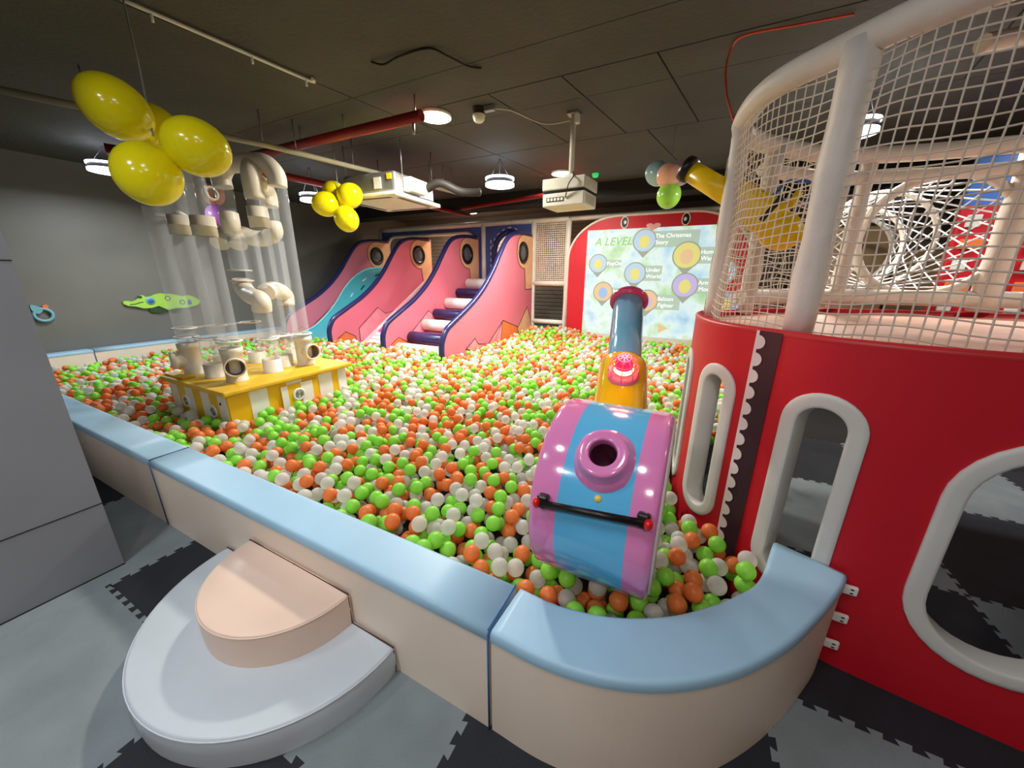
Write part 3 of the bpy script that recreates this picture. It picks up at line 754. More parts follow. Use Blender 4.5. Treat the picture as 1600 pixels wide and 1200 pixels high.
MB().box((xs[2]+.05, YP_+.1, .05), (xs[3]-.05, YP_+.12, zl-.06)).build('low_panel', m_ltb, pf)
for i, mm in enumerate((m_pale, m_eyeb)):
    x = Yp(845+16*i, 390, YFW+.5).x
    tag(MB().lathe((x, YFW+.55, zd+.25), (0,0,1), [(0,.001),(0,.09),(.03,.11),(.85,.11),(.9,.09),(.9,.001)], 20).build('hanging_bolster', mm), ('pale pink' if i == 0 else 'dark blue')+' hanging bolster behind the net panel', 'bolster')

# ================================================================ PROJECTION SCREEN
cx = Yp(1021, 352, YFW).x; lx = Yp(884, 500, YFW).x; rx = 2*cx-lx
sc = thing('projection_screen', 'red framed projection screen with eyes and a bright game menu', 'projection screen', (cx, YFW, .1))
ztop = Yp(1021, 334.5, YFW).z; rad = .95
def outline(o):
    P = [(lx-o, .05)]+[(lx-o+(rad)*(1-math.cos(a)), ztop+o-rad*.8+rad*.8*math.sin(a)) for a in [math.pi/2*i/14 for i in range(15)]]
    P += [(rx+o-rad*(1-math.sin(a)), ztop+o-rad*.8+rad*.8*math.cos(a)) for a in [math.pi/2*i/14 for i in range(15)]]+[(rx+o, .05)]
    return P
MB().prism([(a, YFW, b) for a, b in outline(0)], (0, .1, 0)).build('red_board', m_red, sc)
MB().tube([(a, YFW, b) for a, b in outline(.01)], .022, 8).build('white_edging', m_foamw, sc)
il = Yp(915, 361, YFW); ib = Yp(913, 519, YFW); il.x = (il.x+ib.x)/2; ir = 2*cx-il.x; zt, zb = il.z, ib.z
MB().box((il.x-.005, YFW-.004, .05), (ir+.005, YFW, zt+.005)).build('screen_cloth', mat('screen_cloth_white', (226, 214, 196), .7), sc)
# projected picture: soft garden map
pm = bpy.data.materials.new('projected_game_map'); pm.use_nodes = True; nt = pm.node_tree; b = nt.nodes['Principled BSDF']
tc = nt.nodes.new('ShaderNodeTexCoord'); n1 = nt.nodes.new('ShaderNodeTexNoise'); n1.inputs['Scale'].default_value = 2.2; n1.inputs['Detail'].default_value = 5
r1 = nt.nodes.new('ShaderNodeValToRGB'); cr = r1.color_ramp
cols = [(.30, (140, 196, 240)), (.40, (190, 232, 246)), (.50, (226, 250, 246)), (.58, (190, 232, 190)), (.66, (150, 212, 140)), (.74, (206, 232, 190))]
while len(cr.elements) < len(cols): cr.elements.new(.5)
for e2, (ps, c) in zip(cr.elements, cols): e2.position = ps; e2.color = lin(c)+(1,)
nt.links.new(tc.outputs['Object'], n1.inputs['Vector']); nt.links.new(n1.outputs['Fac'], r1.inputs['Fac'])
n3 = nt.nodes.new('ShaderNodeTexVoronoi'); n3.inputs['Scale'].default_value = 9
mx = nt.nodes.new('ShaderNodeMix'); mx.data_type = 'RGBA'; mx.blend_type = 'SOFT_LIGHT'; mx.inputs[0].default_value = .35
nt.links.new(tc.outputs['Object'], n3.inputs['Vector']); nt.links.new(r1.outputs['Color'], mx.inputs[6]); nt.links.new(n3.outputs['Distance'], mx.inputs[7])
nt.links.new(mx.outputs[2], b.inputs['Emission Color']); b.inputs['Emission Strength'].default_value = .62
b.inputs['Base Color'].default_value = (.2, .2, .2, 1); b.inputs['Roughness'].default_value = .7
pic = MB().box((il.x, YFW-.007, zb), (ir, YFW-.004, zt)).build('projected_picture', pm, sc)
def emis(name, rgb, e=.55):
    M = mat(name, rgb, .7, var=0, emit=e); M.node_tree.nodes['Principled BSDF'].inputs['Base Color'].default_value = tuple(v*.25 for v in lin(rgb))+(1,); return M
e_w = emis('picture_white', (255, 255, 255), .95); e_g = emis('picture_grey', (176, 186, 168), .48); e_pl = emis('picture_plate', (190, 212, 192), .56)
PC = {'y': emis('picture_yellow', (240, 232, 140)), 'b': emis('picture_blue', (166, 200, 244)), 'p': emis('picture_violet', (208, 194, 244)), 'o': emis('picture_peach', (244, 206, 160)), 'w': emis('picture_pale_blue', (196, 222, 244)), 'g': emis('picture_green', (150, 214, 110))}
pins = [(1007,376,15,'w','y'),(1073,399,17,'y','o'),(934.5,412,13,'w','y'),(992,427,14.5,'w','y'),(942,456,14,'o','b'),(1070,446,16,'p','y'),(1010,470,15,'o','p'),(1130,425,15,'w','o'),(1135,475,15,'b','y')]
for a, b_, r, c1, c2 in pins:
    c = Yp(a, b_, YFW-.012); r = r*7.0/F
    P = circle(c, (1,0,0), (0,0,1), r*1.12, 24); P[17:20] = [c+Vector((-r*.5,0,-r*1.05)), c+Vector((0,0,-r*1.6)), c+Vector((r*.5,0,-r*1.05))]
    po = MB().prism(P, (0, .003, 0)).build('map_pin', e_g, pic)
    MB().prism([q-Vector((0,.002,0)) for q in circle(c, (1,0,0), (0,0,1), r, 24)], (0, .002, 0)).build('pin_face', PC[c1], po)
    MB().prism([q-Vector((0,.004,0)) for q in circle(c-Vector((0,0,r*.1)), (1,0,0), (0,0,1), r*.5, 18, r*.6)], (0, .002, 0)).build('pin_spot', PC[c2], po)
def text(s, px, py, size, m, parent, nm='menu_text', Y=YFW-.012, al='LEFT', shear=0):
    cu = bpy.data.curves.new(nm, 'FONT'); cu.body = s; cu.size = size; cu.align_x = al; cu.align_y = 'CENTER'; cu.extrude = .0008; cu.shear = shear; cu.space_line = .95
    to = bpy.data.objects.new(nm, cu); COL.objects.link(to); bpy.context.view_layer.update()
    dg = bpy.context.evaluated_depsgraph_get(); me = bpy.data.meshes.new_from_object(to.evaluated_get(dg)); bpy.data.objects.remove(to)
    p = Yp(px, py, Y) if not isinstance(px, Vector) else px
    me.transform(Matrix.Translation(p) @ Matrix.Rotation(math.pi/2, 4, 'X'))
    off = Vector((0,0,0)); q = parent
    while q is not None: off += Vector(q.location); q = q.parent
    me.transform(Matrix.Translation(-off)); me.materials.clear(); me.materials.append(m)
    o = bpy.data.objects.new(nm, me); COL.objects.link(o); o.parent = parent; return o
for s, a, b_, z_ in (('The Christmas\nStory', 1024, 374, .098), ('PopOo', 948, 412, .098), ('Under\nWorld', 1009, 427, .098), ('Home\nWar', 1095, 399, .098), ('Army\nMosq', 1091, 447, .098), ('Baloon\nFighter', 1027, 472, .098), ('Ju', 958, 455, .098)):
    ls = s.split('\n')
    wmax = max(len(l) for l in ls)
    for k, l in enumerate(ls):
        text(l, a, b_+(k-(len(ls)-1)/2)*10, z_, e_w, pic)
    c = Yp(a, b_, YFW-.009); MB().prism([c+Vector((-.06,0,-.068*len(ls))), c+Vector((wmax*.055,0,-.068*len(ls))), c+Vector((wmax*.055,0,.068*len(ls))), c+Vector((-.06,0,.068*len(ls)))], (0,.001,0)).build('text_plate', e_pl, pic)
text('A LEVEL', 929, 379, .2, PC['g'], pic, shear=.25)
MB().prism([Yp(a, b_, YFW-.013) for a, b_ in ((1028,505),(1043,513),(1028,520))], (0,.002,0)).build('play_mark', PC['o'], pic)
for a, b_ in ((976, 347.5), (1072, 342)):
    c = Yp(a, b_, YFW-.01)
    eo = MB().prism(circle(c, (1,0,0), (0,0,1), .070, 28, .104), (0, .01, 0)).build('eye_rim', m_whites, sc)
    MB().prism([q-Vector((0,.003,0)) for q in circle(c, (1,0,0), (0,0,1), .055, 28, .088)], (0,.003,0)).build('eye_pupil', m_blk, eo)
    MB().prism([q-Vector((0,.006,0)) for q in circle(c+Vector((.012 if a < 1000 else -.012, 0, .0)), (1,0,0), (0,0,1), .024, 20, .032)], (0,.003,0)).build('eye_glint', m_whites, eo)
hcn = Yp(1021, 353.5, YFW-.01); HH = []
for i in range(32):
    t_ = 2*math.pi*i/32; HH.append(hcn+Vector((.0078*16*math.sin(t_)**3, 0, .0045*(13*math.cos(t_)-5*math.cos(2*t_)-2*math.cos(3*t_)-math.cos(4*t_)))))
MB().prism(HH, (0,.008,0)).build('heart_nose', mat('pale_pink_heart', (246, 176, 178), .5), sc)

# ================================================================ BLOWER TABLE with clear tubes
ZT = .64
bt = thing('ball_blower', 'yellow and white striped box with clear tubes standing in the balls', 'ball blower', (-3.88, 2.0, .0))
X0, X1, Y0, Y1 = -4.36, -3.355, 1.435, 2.575
MB().box((X0, Y0, .02), (X1, Y1, ZT-.02)).build('box_body', m_yel, bt)
lid = MB().rbox((X0-.05, Y0-.04, ZT-.03), (X1+.045, Y1+.06, ZT+.012), .012).build('lid', m_yelL, bt)
nS = 7
for i in range(nS):      # right side (facing +x): white stripes
    if i in (1, 3, 5):
        a = Y0+(Y1-Y0)*(i*.143); MB().box((X1, a, .03), (X1+.003, a+.15, ZT-.03)).build('white_stripe', m_whst, bt)
MB().box((X1, Y1-.10, .03), (X1+.003, Y1, ZT-.03)).build('white_stripe', m_whst, bt)
for i in range(4):       # near side (facing -y)
    a = X0+.02+i*.275; MB().box((a, Y0-.003, .03), (a+.13, Y0, ZT-.03)).build('white_stripe', m_whst, bt)
# front door panel with vent
dp0 = MB().rbox((X1+.003, 1.86, .10), (X1+.016, 2.23, ZT-.07), .003).build('door', m_yel, bt)
MB().box((X1+.016, 1.86, .10), (X1+.0175, 1.92, ZT-.07)).build('white_stripe', m_whst, dp0)
MB().box((X1+.016, 2.05, .10), (X1+.0175, 2.17, ZT-.07)).build('white_stripe', m_whst, dp0)
def vent(c, nx, nm='vent'):
    nv = Vector(nx)
    v = MB().lathe(c, nv, [(0,.062),(.008,.06),(.010,.045),(.004,.043),(.004,.001)], 28).build(nm, m_whst, bt)
    for r in (.036, .027, .018, .009):
        MB().lathe(Vector(c)+nv*.004, nv, [(0,r),(.006,r),(.006,r-.003),(0,r-.003)], 24).build('vent_ring', m_metal, v)
vent((X1+.0175, 2.02, .46), (1,0,0)); vent((-4.08, Y0-.003, .45), (0,-1,0)); vent((-3.62, Y0-.003, .43), (0,-1,0))
MB().lathe((-3.48, Y0-.003, .52), (0,-1,0), [(0,.014),(.003,.013),(.003,.001)], 14).build('switch_hole', m_blk, bt)
MB().rbox((X0-.05, Y0+.0, ZT+.012), (X0+.3, Y0+.1, ZT+.03), .006).build('lid_batten', m_yelL, bt)
TR = .075
def onlid(px, py): return Zp(px, py, ZT)
tubes = {}
def cap(name, x, y, h, r=TR+.006, m=m_pvc):
    return MB().lathe((x, y, ZT+.01), (0,0,1), [(0,r+.006),(.012,r+.006),(.014,r),(h,r),(h,r-.008),(h-.04,r-.009)], 28).build(name, m, bt)
def ctube(x, y, z0, z1, r=TR):
    return MB().lathe((x, y, z0), (0,0,1), [(0,r),(z1-z0,r)], 28).build('clear_tube', m_acr, bt)
def tee(x, y, d, h=.30):
    r = TR+.006
    o = MB().lathe((x, y, ZT+.01), (0,0,1), [(0,r+.004),(.015,r+.004),(.017,r),(h-.05,r),(h-.048,r+.006),(h,r+.006),(h,r-.006)], 28).build('tee_fitting', m_pvc, bt)
    d = Vector(d).normalized(); c = Vector((x, y, ZT+h*.52))
    MB().lathe(c, d, [(.03,r-.01),(r+.02,r-.01),(r+.022,r),(r+.07,r),(r+.07,r-.012),(r+.0,r-.014)], 28).build('side_outlet', m_pvc, o)
    MB().lathe(c, d, [(r+.06,r-.0125),(r-.01,r-.016),(r-.012,.001)], 24).build('outlet_inside', m_pvcin, o)
    return o
def elbow(p, q, dz=.14, r=TR+.006):   # inverted U from tube top p to tube top q
    p = Vector(p); q = Vector(q); h = dz; pts = []
    L = (q-p).length; rr_ = min(.11, L/2)
    u = (q-p).normalized()
    pts = [p-Vector((0,0,.08)), p+Vector((0,0,.02))]
    for i in range(1, 8): a = math.pi/2*i/7; pts.append(p+Vector((0,0,.02))+u*(rr_*(1-math.cos(a)))+Vector((0,0,h*math.sin(a))))
    for i in range(0, 7): a = math.pi/2*i/7; pts.append(q+Vector((0,0,.02))-u*(rr_*(1-math.sin(a)))+Vector((0,0,h*math.cos(a))))
    pts += [q+Vector((0,0,.02)), q-Vector((0,0,.08))]
    return MB().tube(pts, r, 20).build('elbow_fitting', m_pvc, bt)
T1 = onlid(306, 585); T3 = onlid(372, 596); T4 = onlid(479, 570); C2 = onlid(339, 590); C4 = onlid(428, 582); C5 = onlid(446, 573); C6 = onlid(404, 567); C7 = onlid(352, 577); C8 = onlid(462, 563)
tee(T1.x, T1.y, (-.3, -1, 0)); tee(T3.x, T3.y, (1, -.45, 0)); tee(T4.x, T4.y, (1, .0, 0))
for q, h_ in ((C2, .13), (C4, .13), (C5, .12), (C6, .12), (C7, .13), (C8, .13)): cap('pipe_socket', q.x, q.y, h_)
def bend(name, pts, r=TR+.006): return MB().tube(crom(pts, 7), r, 20).build(name, m_pvc, bt)
def at(q, z): return Vector((q.x, q.y, z))
def coupling(q, z0, z1): 
    h = z1-z0
    return MB().lathe((q.x, q.y, z0), (0,0,1), [(0,TR-.01),(0,TR+.009),(h*.48,TR+.009),(h*.49,TR+.013),(h*.53,TR+.013),(h*.54,TR+.009),(h,TR+.009),(h,TR-.01)], 26).build('coupling', m_pvc, bt)
for q, z0, z1 in ((T1, ZT+.28, 2.12), (C2, ZT+.1, 1.89), (C2, 2.0, 2.30), (T3, ZT+.28, 1.87), (T3, 1.99, 2.5), (C7, ZT+.1, 2.52), (T4, ZT+.28, 2.40), (C6, 1.60, 1.95), (C6, 2.10, 2.40), (C5, ZT+.1, 2.0), (C5, 2.16, 2.27), (C4, ZT+.1, 1.26), (C8, ZT+.1, 1.27), (C8, 2.05, 2.30), (C4, 1.45, 1.92), (C8, 1.42, 1.9)):
    ctube(q.x, q.y, z0, z1)
for q, z0, z1 in ((C2, 1.88, 2.03), (T3, 1.86, 2.01), (C5, 1.99, 2.17)): coupling(q, z0, z1)
bend('top_bend', [at(C6, 2.36), at(C6, 2.46), at(C6.lerp(T4, .14), 2.55), at(C6.lerp(T4, .35), 2.565), at(C6.lerp(T4, .65), 2.565), at(C6.lerp(T4, .86), 2.55), at(T4, 2.46), at(T4, 2.36)])
bend('tee_drop', [at(C6.lerp(T4, .60), 2.55), at(C5, 2.42), at(C5, 2.24)])
bend('short_bend', [at(C8, 2.22), at(C8, 2.33), at(C8.lerp(C5, .3), 2.39), at(C5, 2.40)])
bend('s_bend', [at(C6, 2.14), at(C6, 2.03), Dp(360, 366, 3.78), Dp(347, 368, 3.68), Dp(343, 381, 3.62)])
bend('cross_bend', [at(C8, 2.07), at(C8, 1.98), Dp(416, 372, 3.92), Dp(396, 372, 3.8), Dp(374, 366, 3.72), Dp(372, 384, 3.68)])
bend('knee_bend', [at(C6, 1.52), at(C6, 1.44), at(C6.lerp(C4, .4), 1.37), at(C4, 1.34), at(C4, 1.24)])
bend('knee_bend', [at(C4.lerp(C8, .25), 1.40), at(C4.lerp(C8, .6), 1.42), at(C8, 1.36), at(C8, 1.25)])
for zz_ in (1.50, 1.60):
    MB().lathe((C6.x, C6.y, zz_), (0,0,1), [(0,TR-.01),(0,TR+.03),(.012,TR+.03),(.012,TR-.01)], 26).build('flange', m_pvc, bt)
eb = Dp(326, 303, 3.7)
MB().lathe(eb, (1,.2,.1), [(0,.04),(0,.065),(.05,.07),(.05,.05)], 20).build('open_outlet', m_pvc, bt)
# cable-tie collars joining the tubes
for seq, zc in (((T1, C2, T3), ZT+.36), ((C5, C4, T4), ZT+.33), ((T1, C7, C6), ZT+.44)):
    for q in seq: MB().lathe((q.x, q.y, zc), (0,0,1), [(0,TR+.002),(0,TR+.022),(.012,TR+.022),(.012,TR+.002)], 24).build('collar', m_whites, bt)
    for a, b_ in zip(seq, seq[1:]): MB().tube([(a.x, a.y, zc+.006), (b_.x, b_.y, zc+.006)], .009, 6).build('collar_strap', m_whites, bt)
for seq, zc in (((T1, C7, C2), 2.06),):
    for a, b_ in zip(seq, seq[1:]): MB().tube([(a.x, a.y, zc), (b_.x, b_.y, zc)], .014, 6).build('collar_strap', m_whites, bt)

# ================================================================ BALLOONS
def balloon(c, d, r, m, parent):
    d = Vector(d).normalized(); n = 16; prof_ = []
    for i in range(n+1):
        a = math.pi*i/n; k = 1+.10*math.cos(a); prof_.append((-r*1.12*math.cos(a)*k+0, r*math.sin(a)*(1.0-.06*math.cos(a)*-1)))
    o = MB().lathe(c, d, prof_, 28).build('balloon', m, parent)
    return o
def cluster(name, label, pts, mats, string_top, r):
    c = sum((p for p in pts), Vector((0,0,0)))/len(pts)
    t = thing(name, label, 'balloons', (c.x, c.y, min(p.z for p in pts)-r), 'hanging balloon clusters')
    for p, mm in zip(pts, mats): 
        d = (c-p)
        bo = balloon(p, d if d.length > .02 else (0,0,1), r, mm, t)
    MB().sphere(c, .02, 8).build('knot', mats[0], t)
    MB().tube(crom([c, c.lerp(string_top, .5)+Vector((.01,0,0)), string_top], 6), .005, 5).build('string', mat('clear_ribbon', (150, 150, 145), .3), t)
    return t
rb = .158
cluster('balloon_cluster', 'four large yellow balloons hanging near the clear tubes', [Dp(185, 172, 1.98), Dp(240, 205, 2.22), Dp(305, 230, 2.02), Dp(232, 270, 1.96)], [m_ball]*4, Zp(190, -10, CZ), rb*.93)
cluster('balloon_cluster', 'small bunch of yellow balloons hanging before the ceiling air unit', [Dp(511, 319, 4.2), Dp(523, 303, 4.35), Dp(545, 307, 4.25), Dp(541, 341, 4.2)], [m_ball]*4, Vector((Dp(524, 265, 4.3).x, Dp(524, 265, 4.3).y, CZ)), .135)
cluster('balloon_cluster', 'pastel balloons, blue, peach, violet and lime, hanging before the screen', [Dp(1029, 272, 3.95), Dp(1045, 275, 3.8), Dp(1062, 272, 4.0), Dp(1045, 304, 3.85)], [mat('pale_blue_latex', (158, 196, 206), .2), mat('peach_latex', (250, 190, 164), .2), mat('violet_latex', (216, 176, 222), .2), mat('lime_latex', (170, 236, 90), .2)], Zp(1056, 198, CZ), .122)
cluster('balloon_cluster', 'violet and peach balloons seen behind the clear tubes', [Dp(333, 305, 5.6), Dp(340, 336, 5.5)], [mat('salmon_latex', (250, 160, 124), .25), mat('purple_latex', (190, 120, 214), .25)], Vector((Dp(330, 260, 5.6).x, Dp(330, 260, 5.6).y, CZ)), .15)

# ================================================================ CEILING FITTINGS
def lamp(name, label, p, r, kind, watt, col, hang=0):
    t = thing(name, label, 'ceiling lamp', p, 'round ceiling lamps')
    p = Vector(p)
    if kind == 'disc':
        MB().lathe(p, (0,0,1), [(0,r*.97),(.0,r),(.035,r),(CZ-p.z,r*.9),(CZ-p.z,.001)], 32).build('lamp_body', m_whites, t)
        MB().lathe(p, (0,0,1), [(-.012,.001),(-.010,r*.6),(-.002,r*.95),(.0,r*.97)], 32).build('diffuser', m_lamph if col[2] < .9 else m_lampw, t)
    else:
        MB().lathe(p, (0,0,1), [(.0,r*.82),(.0,r),(.03,r),(.032,r*.82)], 32).build('lower_ring', m_lampw, t)
        MB().lathe(p, (0,0,1), [(.032,r*.93),(.075,r*.93),(.085,.001)], 32).build('lamp_body', m_cable, t)
        MB().lathe(p, (0,0,1), [(.078,r*.8),(.078,r),(.10,r),(.105,r*.8)], 32).build('upper_ring', m_lampw, t)
        MB().lathe(p, (0,0,1), [(.004,r*.82),(.004,.001)], 32).build('diffuser', m_lampw, t)
        for k in range(3):
            a = 2.1*k; q = p+Vector((r*.7*math.cos(a), r*.7*math.sin(a), .1)); MB().tube([q, (p.x, p.y, CZ)], .003, 4).build('hanging_wire', m_metal, t)
    ld = bpy.data.lights.new(name+'_light', 'AREA'); ld.shape = 'DISK'; ld.size = r*2; ld.energy = watt; ld.color = col; ld.spread = math.radians(170)
    lo = bpy.data.objects.new(name+'_light', ld); COL.objects.link(lo); lo.parent = t; lo.location = (0,0,-.02)
    return t
cool = (.93, .97, 1); warm = (1, .93, .80)
L6 = [('bright warm round lamp flush on the ceiling beside the red pipe', Zp(680, 184, CZ-.03), .16, 'disc', 2.9, warm),
      ('warm round lamp behind the projector pole', Zp(878, 272, CZ-.03), .16, 'disc', 2.0, warm),
      ('cool white double ring lamp hanging in mid ceiling above the slides', Dp(781, 291, 5), .2, 'ring', 1.7, cool),
      ('cool white double ring lamp seen through the ship net', Dp(1335, 212, 3.0), .15, 'ring', 1.5, warm),
      ('cool white double ring lamp by the dark wall, behind the large yellow balloons', Dp(172, 270, 4.6), .2, 'ring', 1.2, cool),
      ('cool white double ring lamp behind the small yellow balloons', Dp(490, 315, 5.5), .18, 'ring', 1.8, cool)]
# added fill lamps out of view, brightening the foreground, ship and rear deck
L6 += [('added flush round fill lamp on the ceiling above the half round steps', (-1.3, .3, CZ-.03), .16, 'disc', .17, cool),
       ('added flush round fill lamp on the ceiling beside the grey partition edge', (-2.3, -.35, CZ-.03), .16, 'disc', .26, cool),
       ('added flush round fill lamp on the ceiling above the curved curb', (-.1, .1, CZ-.03), .16, 'disc', .26, cool),
       ('added flush round fill lamp above the grey partition', (-1.4, -1.5, CZ-.03), .16, 'disc', .8, cool),
       ('added flush round fill lamp far behind the viewer', (.6, -1.5, CZ-.03), .16, 'disc', .75, (1, .84, .72)),
       ('added flush round fill lamp above the ship deck', (3.2, 2.6, CZ-.03), .16, 'disc', .8, warm),
       ('added flush round fill lamp above the climbing wall', (3.2, 5.0, CZ-.03), .16, 'disc', .9, cool),
       ('added flush round fill lamp above the deck behind the slides', (-5.4, 8.3, CZ-.03), .16, 'disc', 1.3, warm)]
for lb, p_, r_, kd, wt, cl in L6:
    if wt: lamp('ceiling_lamp', lb, p_, r_, kd, LAMP_W*wt, cl)
# red fire pipes
fp = thing('fire_pipe', 'red fire sprinkler pipes running below the ceiling', 'pipe', (-4, 3, 2.9))
q = Zp(652, 182, 2.93)
MB().tube([(Zp(392, 243, 2.93).x, q.y, 2.93), (q.x+.05, q.y, 2.93)], .046, 12).build('cross_pipe', m_pipe, fp)
a = Zp(435, 273, 2.85); b_ = Zp(738, 335, 2.85)
b_.x = a.x+.5; MB().tube([Zp(164, 231, 2.85), a, b_], .046, 12).build('long_pipe', m_pipe, fp)
a = Zp(722, 326, 2.85); b_ = Zp(858, 304, 2.85); MB().tube([a, b_, b_+(b_-a)*.3], .035, 10).build('branch_pipe', m_pipe, fp)
MB().tube([(q.x-.02, q.y, 2.93), (q.x-.02, q.y, CZ)], .006, 6).build('hanger_rod', m_metal, fp)
sp_ = Zp(633, 195, 2.84); MB().tube([(sp_.x, q.y, 2.9), (sp_.x, q.y, 2.80)], .012, 8).build('sprinkler', m_metal, fp)
for px_ in (425, 540):
    t_ = Zp(px_, 210, 2.93).x; MB().tube([(t_, q.y, 2.93), (t_, q.y, CZ)], .006, 5).build('hanger_rod', m_metal, fp)
# grey drain conduit sloping past the air unit
A_ = Zp(-30, 134, 2.82); M_ = Zp(421, 228, 2.80); B_ = Zp(713, 301, 2.78)
cdt = thing('conduit', 'long grey drain pipe hung on rods below the ceiling', 'pipe', tuple(M_))
MB().tube([A_, M_, B_], .026, 10).build('pipe_run', m_cond, cdt)
for t_ in (.1, .35, .62, .8, .9, .96):
    p_ = M_.lerp(B_, t_); MB().tube([p_, (p_.x, p_.y, CZ)], .006, 5).build('hanger_rod', m_metal, cdt)
for t_ in (0.97, .3):
    p_ = A_.lerp(M_, t_); MB().tube([p_, (p_.x, p_.y, CZ)], .006, 5).build('hanger_rod', m_metal, cdt)
# white surface conduit with a clip, on the ceiling
ca = Zp(188, -2, CZ-.02); cb = Zp(482, 125, CZ-.02)
sc2 = thing('ceiling_conduit', 'thin white cable conduit along a ceiling joint', 'conduit', tuple(ca))
MB().tube(crom([ca, ca.lerp(cb, .5), cb, cb+Vector((.05,.0,.0))], 6), .012, 8).build('conduit_run', m_whites, sc2)
for t_ in (.12, .62, .98):
    p_ = ca.lerp(cb, t_); MB().tube([p_, p_-Vector((0,0,.05))], .008, 6).build('clip', m_whites, sc2)
# air conditioner cassette
acd = 4.75
ac = thing('air_conditioner', 'white ceiling cassette air conditioner with metal body', 'air conditioner', tuple(Dp(610, 318, acd)))
c_ = Dp(612, 317, acd); Mr = Matrix.Translation(c_) @ Matrix.Rotation(math.radians(4), 4, 'Z')
MB().rbox((-.46, -.46, -.02), (.46, .46, .03), .015, Mr).build('face_panel', m_proj, ac)
for sx, sy, wx, wy in ((0, -.38, .32, .025), (0, .38, .32, .025), (-.38, 0, .025, .32), (.38, 0, .025, .32)):
    MB().box((sx-wx, sy-wy, -.022), (sx+wx, sy+wy, -.018), Mr).build('air_slot', m_blk, ac)
MB().rbox((-.40, -.40, .03), (.40, .40, .26), .03, Mr).build('body', m_metal, ac)
MB().rbox((.40, -.25, .06), (.52, .1, .22), .02, Mr).build('terminal_box', m_proj, ac)
MB().box((.30, -.412, .17), (.36, -.40, .23), Mr).build('yellow_label', m_gunY, ac)
MB().box((.10, -.412, .08), (.2, -.40, .2), Mr).build('service_panel', m_whites, ac)
for sx, sy in ((-.44,-.3), (-.44,.3), (.44,-.3), (.44,.3)):
    p_ = Mr @ Vector((sx, sy, .2)); MB().tube([p_, (p_.x, p_.y, CZ)], .006, 5).build('hanger_rod', m_metal, ac)
MB().tube(crom([Mr @ Vector((.5, .1, .15)), Mr @ Vector((.7, .1, .2)), Mr @ Vector((.95, .2, .1)), Mr @ Vector((1.1, .4, .12))], 8), .05, 10).build('insulated_hose', m_cable, ac)
# smoke detector
sd = Zp(748, 168, CZ)
sdo = thing('smoke_detector', 'small cream smoke detector hanging from the ceiling', 'smoke detector', tuple(sd-Vector((0,0,.12))))
MB().lathe((sd.x, sd.y, CZ-.12), (0,0,1), [(0,.001),(0,.035),(.015,.05),(.05,.06),(.06,.06),(.06,.03)], 24).build('sensor_head', m_proj, sdo)
MB().lathe((sd.x, sd.y, CZ-.06), (0,0,1), [(0,.05),(.06,.06)], 20).build('base', m_cable, sdo)
MB().rbox((sd.x+.06, sd.y-.02, CZ-.05), (sd.x+.17, sd.y+.03, CZ), .008).build('junction_box', m_metal, sdo)
# dark stray cable on the ceiling
h = crom([Zp(580, 97, CZ-.01), Zp(600, 101, CZ-.03), Zp(625, 88, CZ-.015), Zp(670, 76, CZ-.01), Zp(700, 88, CZ-.03), Zp(730, 103, CZ-.02), Zp(752, 107, CZ-.01)], 8)
tag(MB().tube(h, .008, 6).build('loose_cable', m_cable), 'loose dark cable looping across the ceiling', 'cable')
# projector
pmn = Zp(897, 176, CZ)
pj = thing('projector', 'white projector on a ceiling pole', 'projector', (pmn.x, pmn.y, 2.2))
MB().tube([(pmn.x, pmn.y, 2.55), (pmn.x, pmn.y, CZ)], .026, 14).build('pole', m_proj, pj)
MB().rbox((pmn.x-.06, pmn.y-.05, CZ-.02), (pmn.x+.06, pmn.y+.05, CZ), .005).build('ceiling_plate', m_metal, pj)
MB().rbox((pmn.x+.02, pmn.y-.04, CZ-.10), (pmn.x+.06, pmn.y+.02, CZ-.02), .006).build('bracket', m_proj, pj)
Mr = Matrix.Translation((pmn.x, pmn.y, 2.38)) @ Matrix.Rotation(math.radians(-4), 4, 'Z')
MB().rbox((-.05, -.05, .12), (.05, .05, .18), .01, Mr).build('mount', m_proj, pj)
MB().rbox((-.24, -.17, .02), (.22, .20, .13), .012, Mr).build('upper_case', m_proj, pj)
MB().rbox((-.23, -.16, -.005), (.21, .19, .02), .004, Mr).build('gap', m_blk, pj)
lc = MB().rbox((-.235, -.165, -.13), (.215, .195, -.005), .012, Mr).build('lower_case', m_proj, pj)
MB().box((-.19, -.168, -.085), (.0, -.164, -.045), Mr).build('port_plate', m_cable, lc)
for k in range(5): MB().box((-.18+k*.037, -.17, -.078), (-.155+k*.037, -.167, -.052), Mr).build('port', m_whites, lc)
for k in range(8): MB().box((.2145, -.12+k*.035, -.11), (.217, -.105+k*.035, -.03), Mr).build('vent_slot', m_cond, lc)
MB().lathe(Mr @ Vector((0, .195, -.06)), (0,1,0), [(0,.055),(.02,.05),(.02,.035),(.01,.001)], 20).build('lens', m_blk, pj)
MB().tube(crom([Mr @ Vector((.02,-.17,-.06)), Mr @ Vector((.06,-.2,.05)), Mr @ Vector((.1,-.18,.12)), Mr @ Vector((.03,-.03,.2))], 8), .006, 6).build('cable', m_cable, pj)
MB().tube(crom([(pmn.x, pmn.y, CZ-.06), (pmn.x-.25, pmn.y-.15, CZ-.10), (sd.x+.3, sd.y+.1, CZ-.04), (sd.x+.15, sd.y, CZ-.03)], 8), .008, 6).build('supply_cable', m_cond, pj)
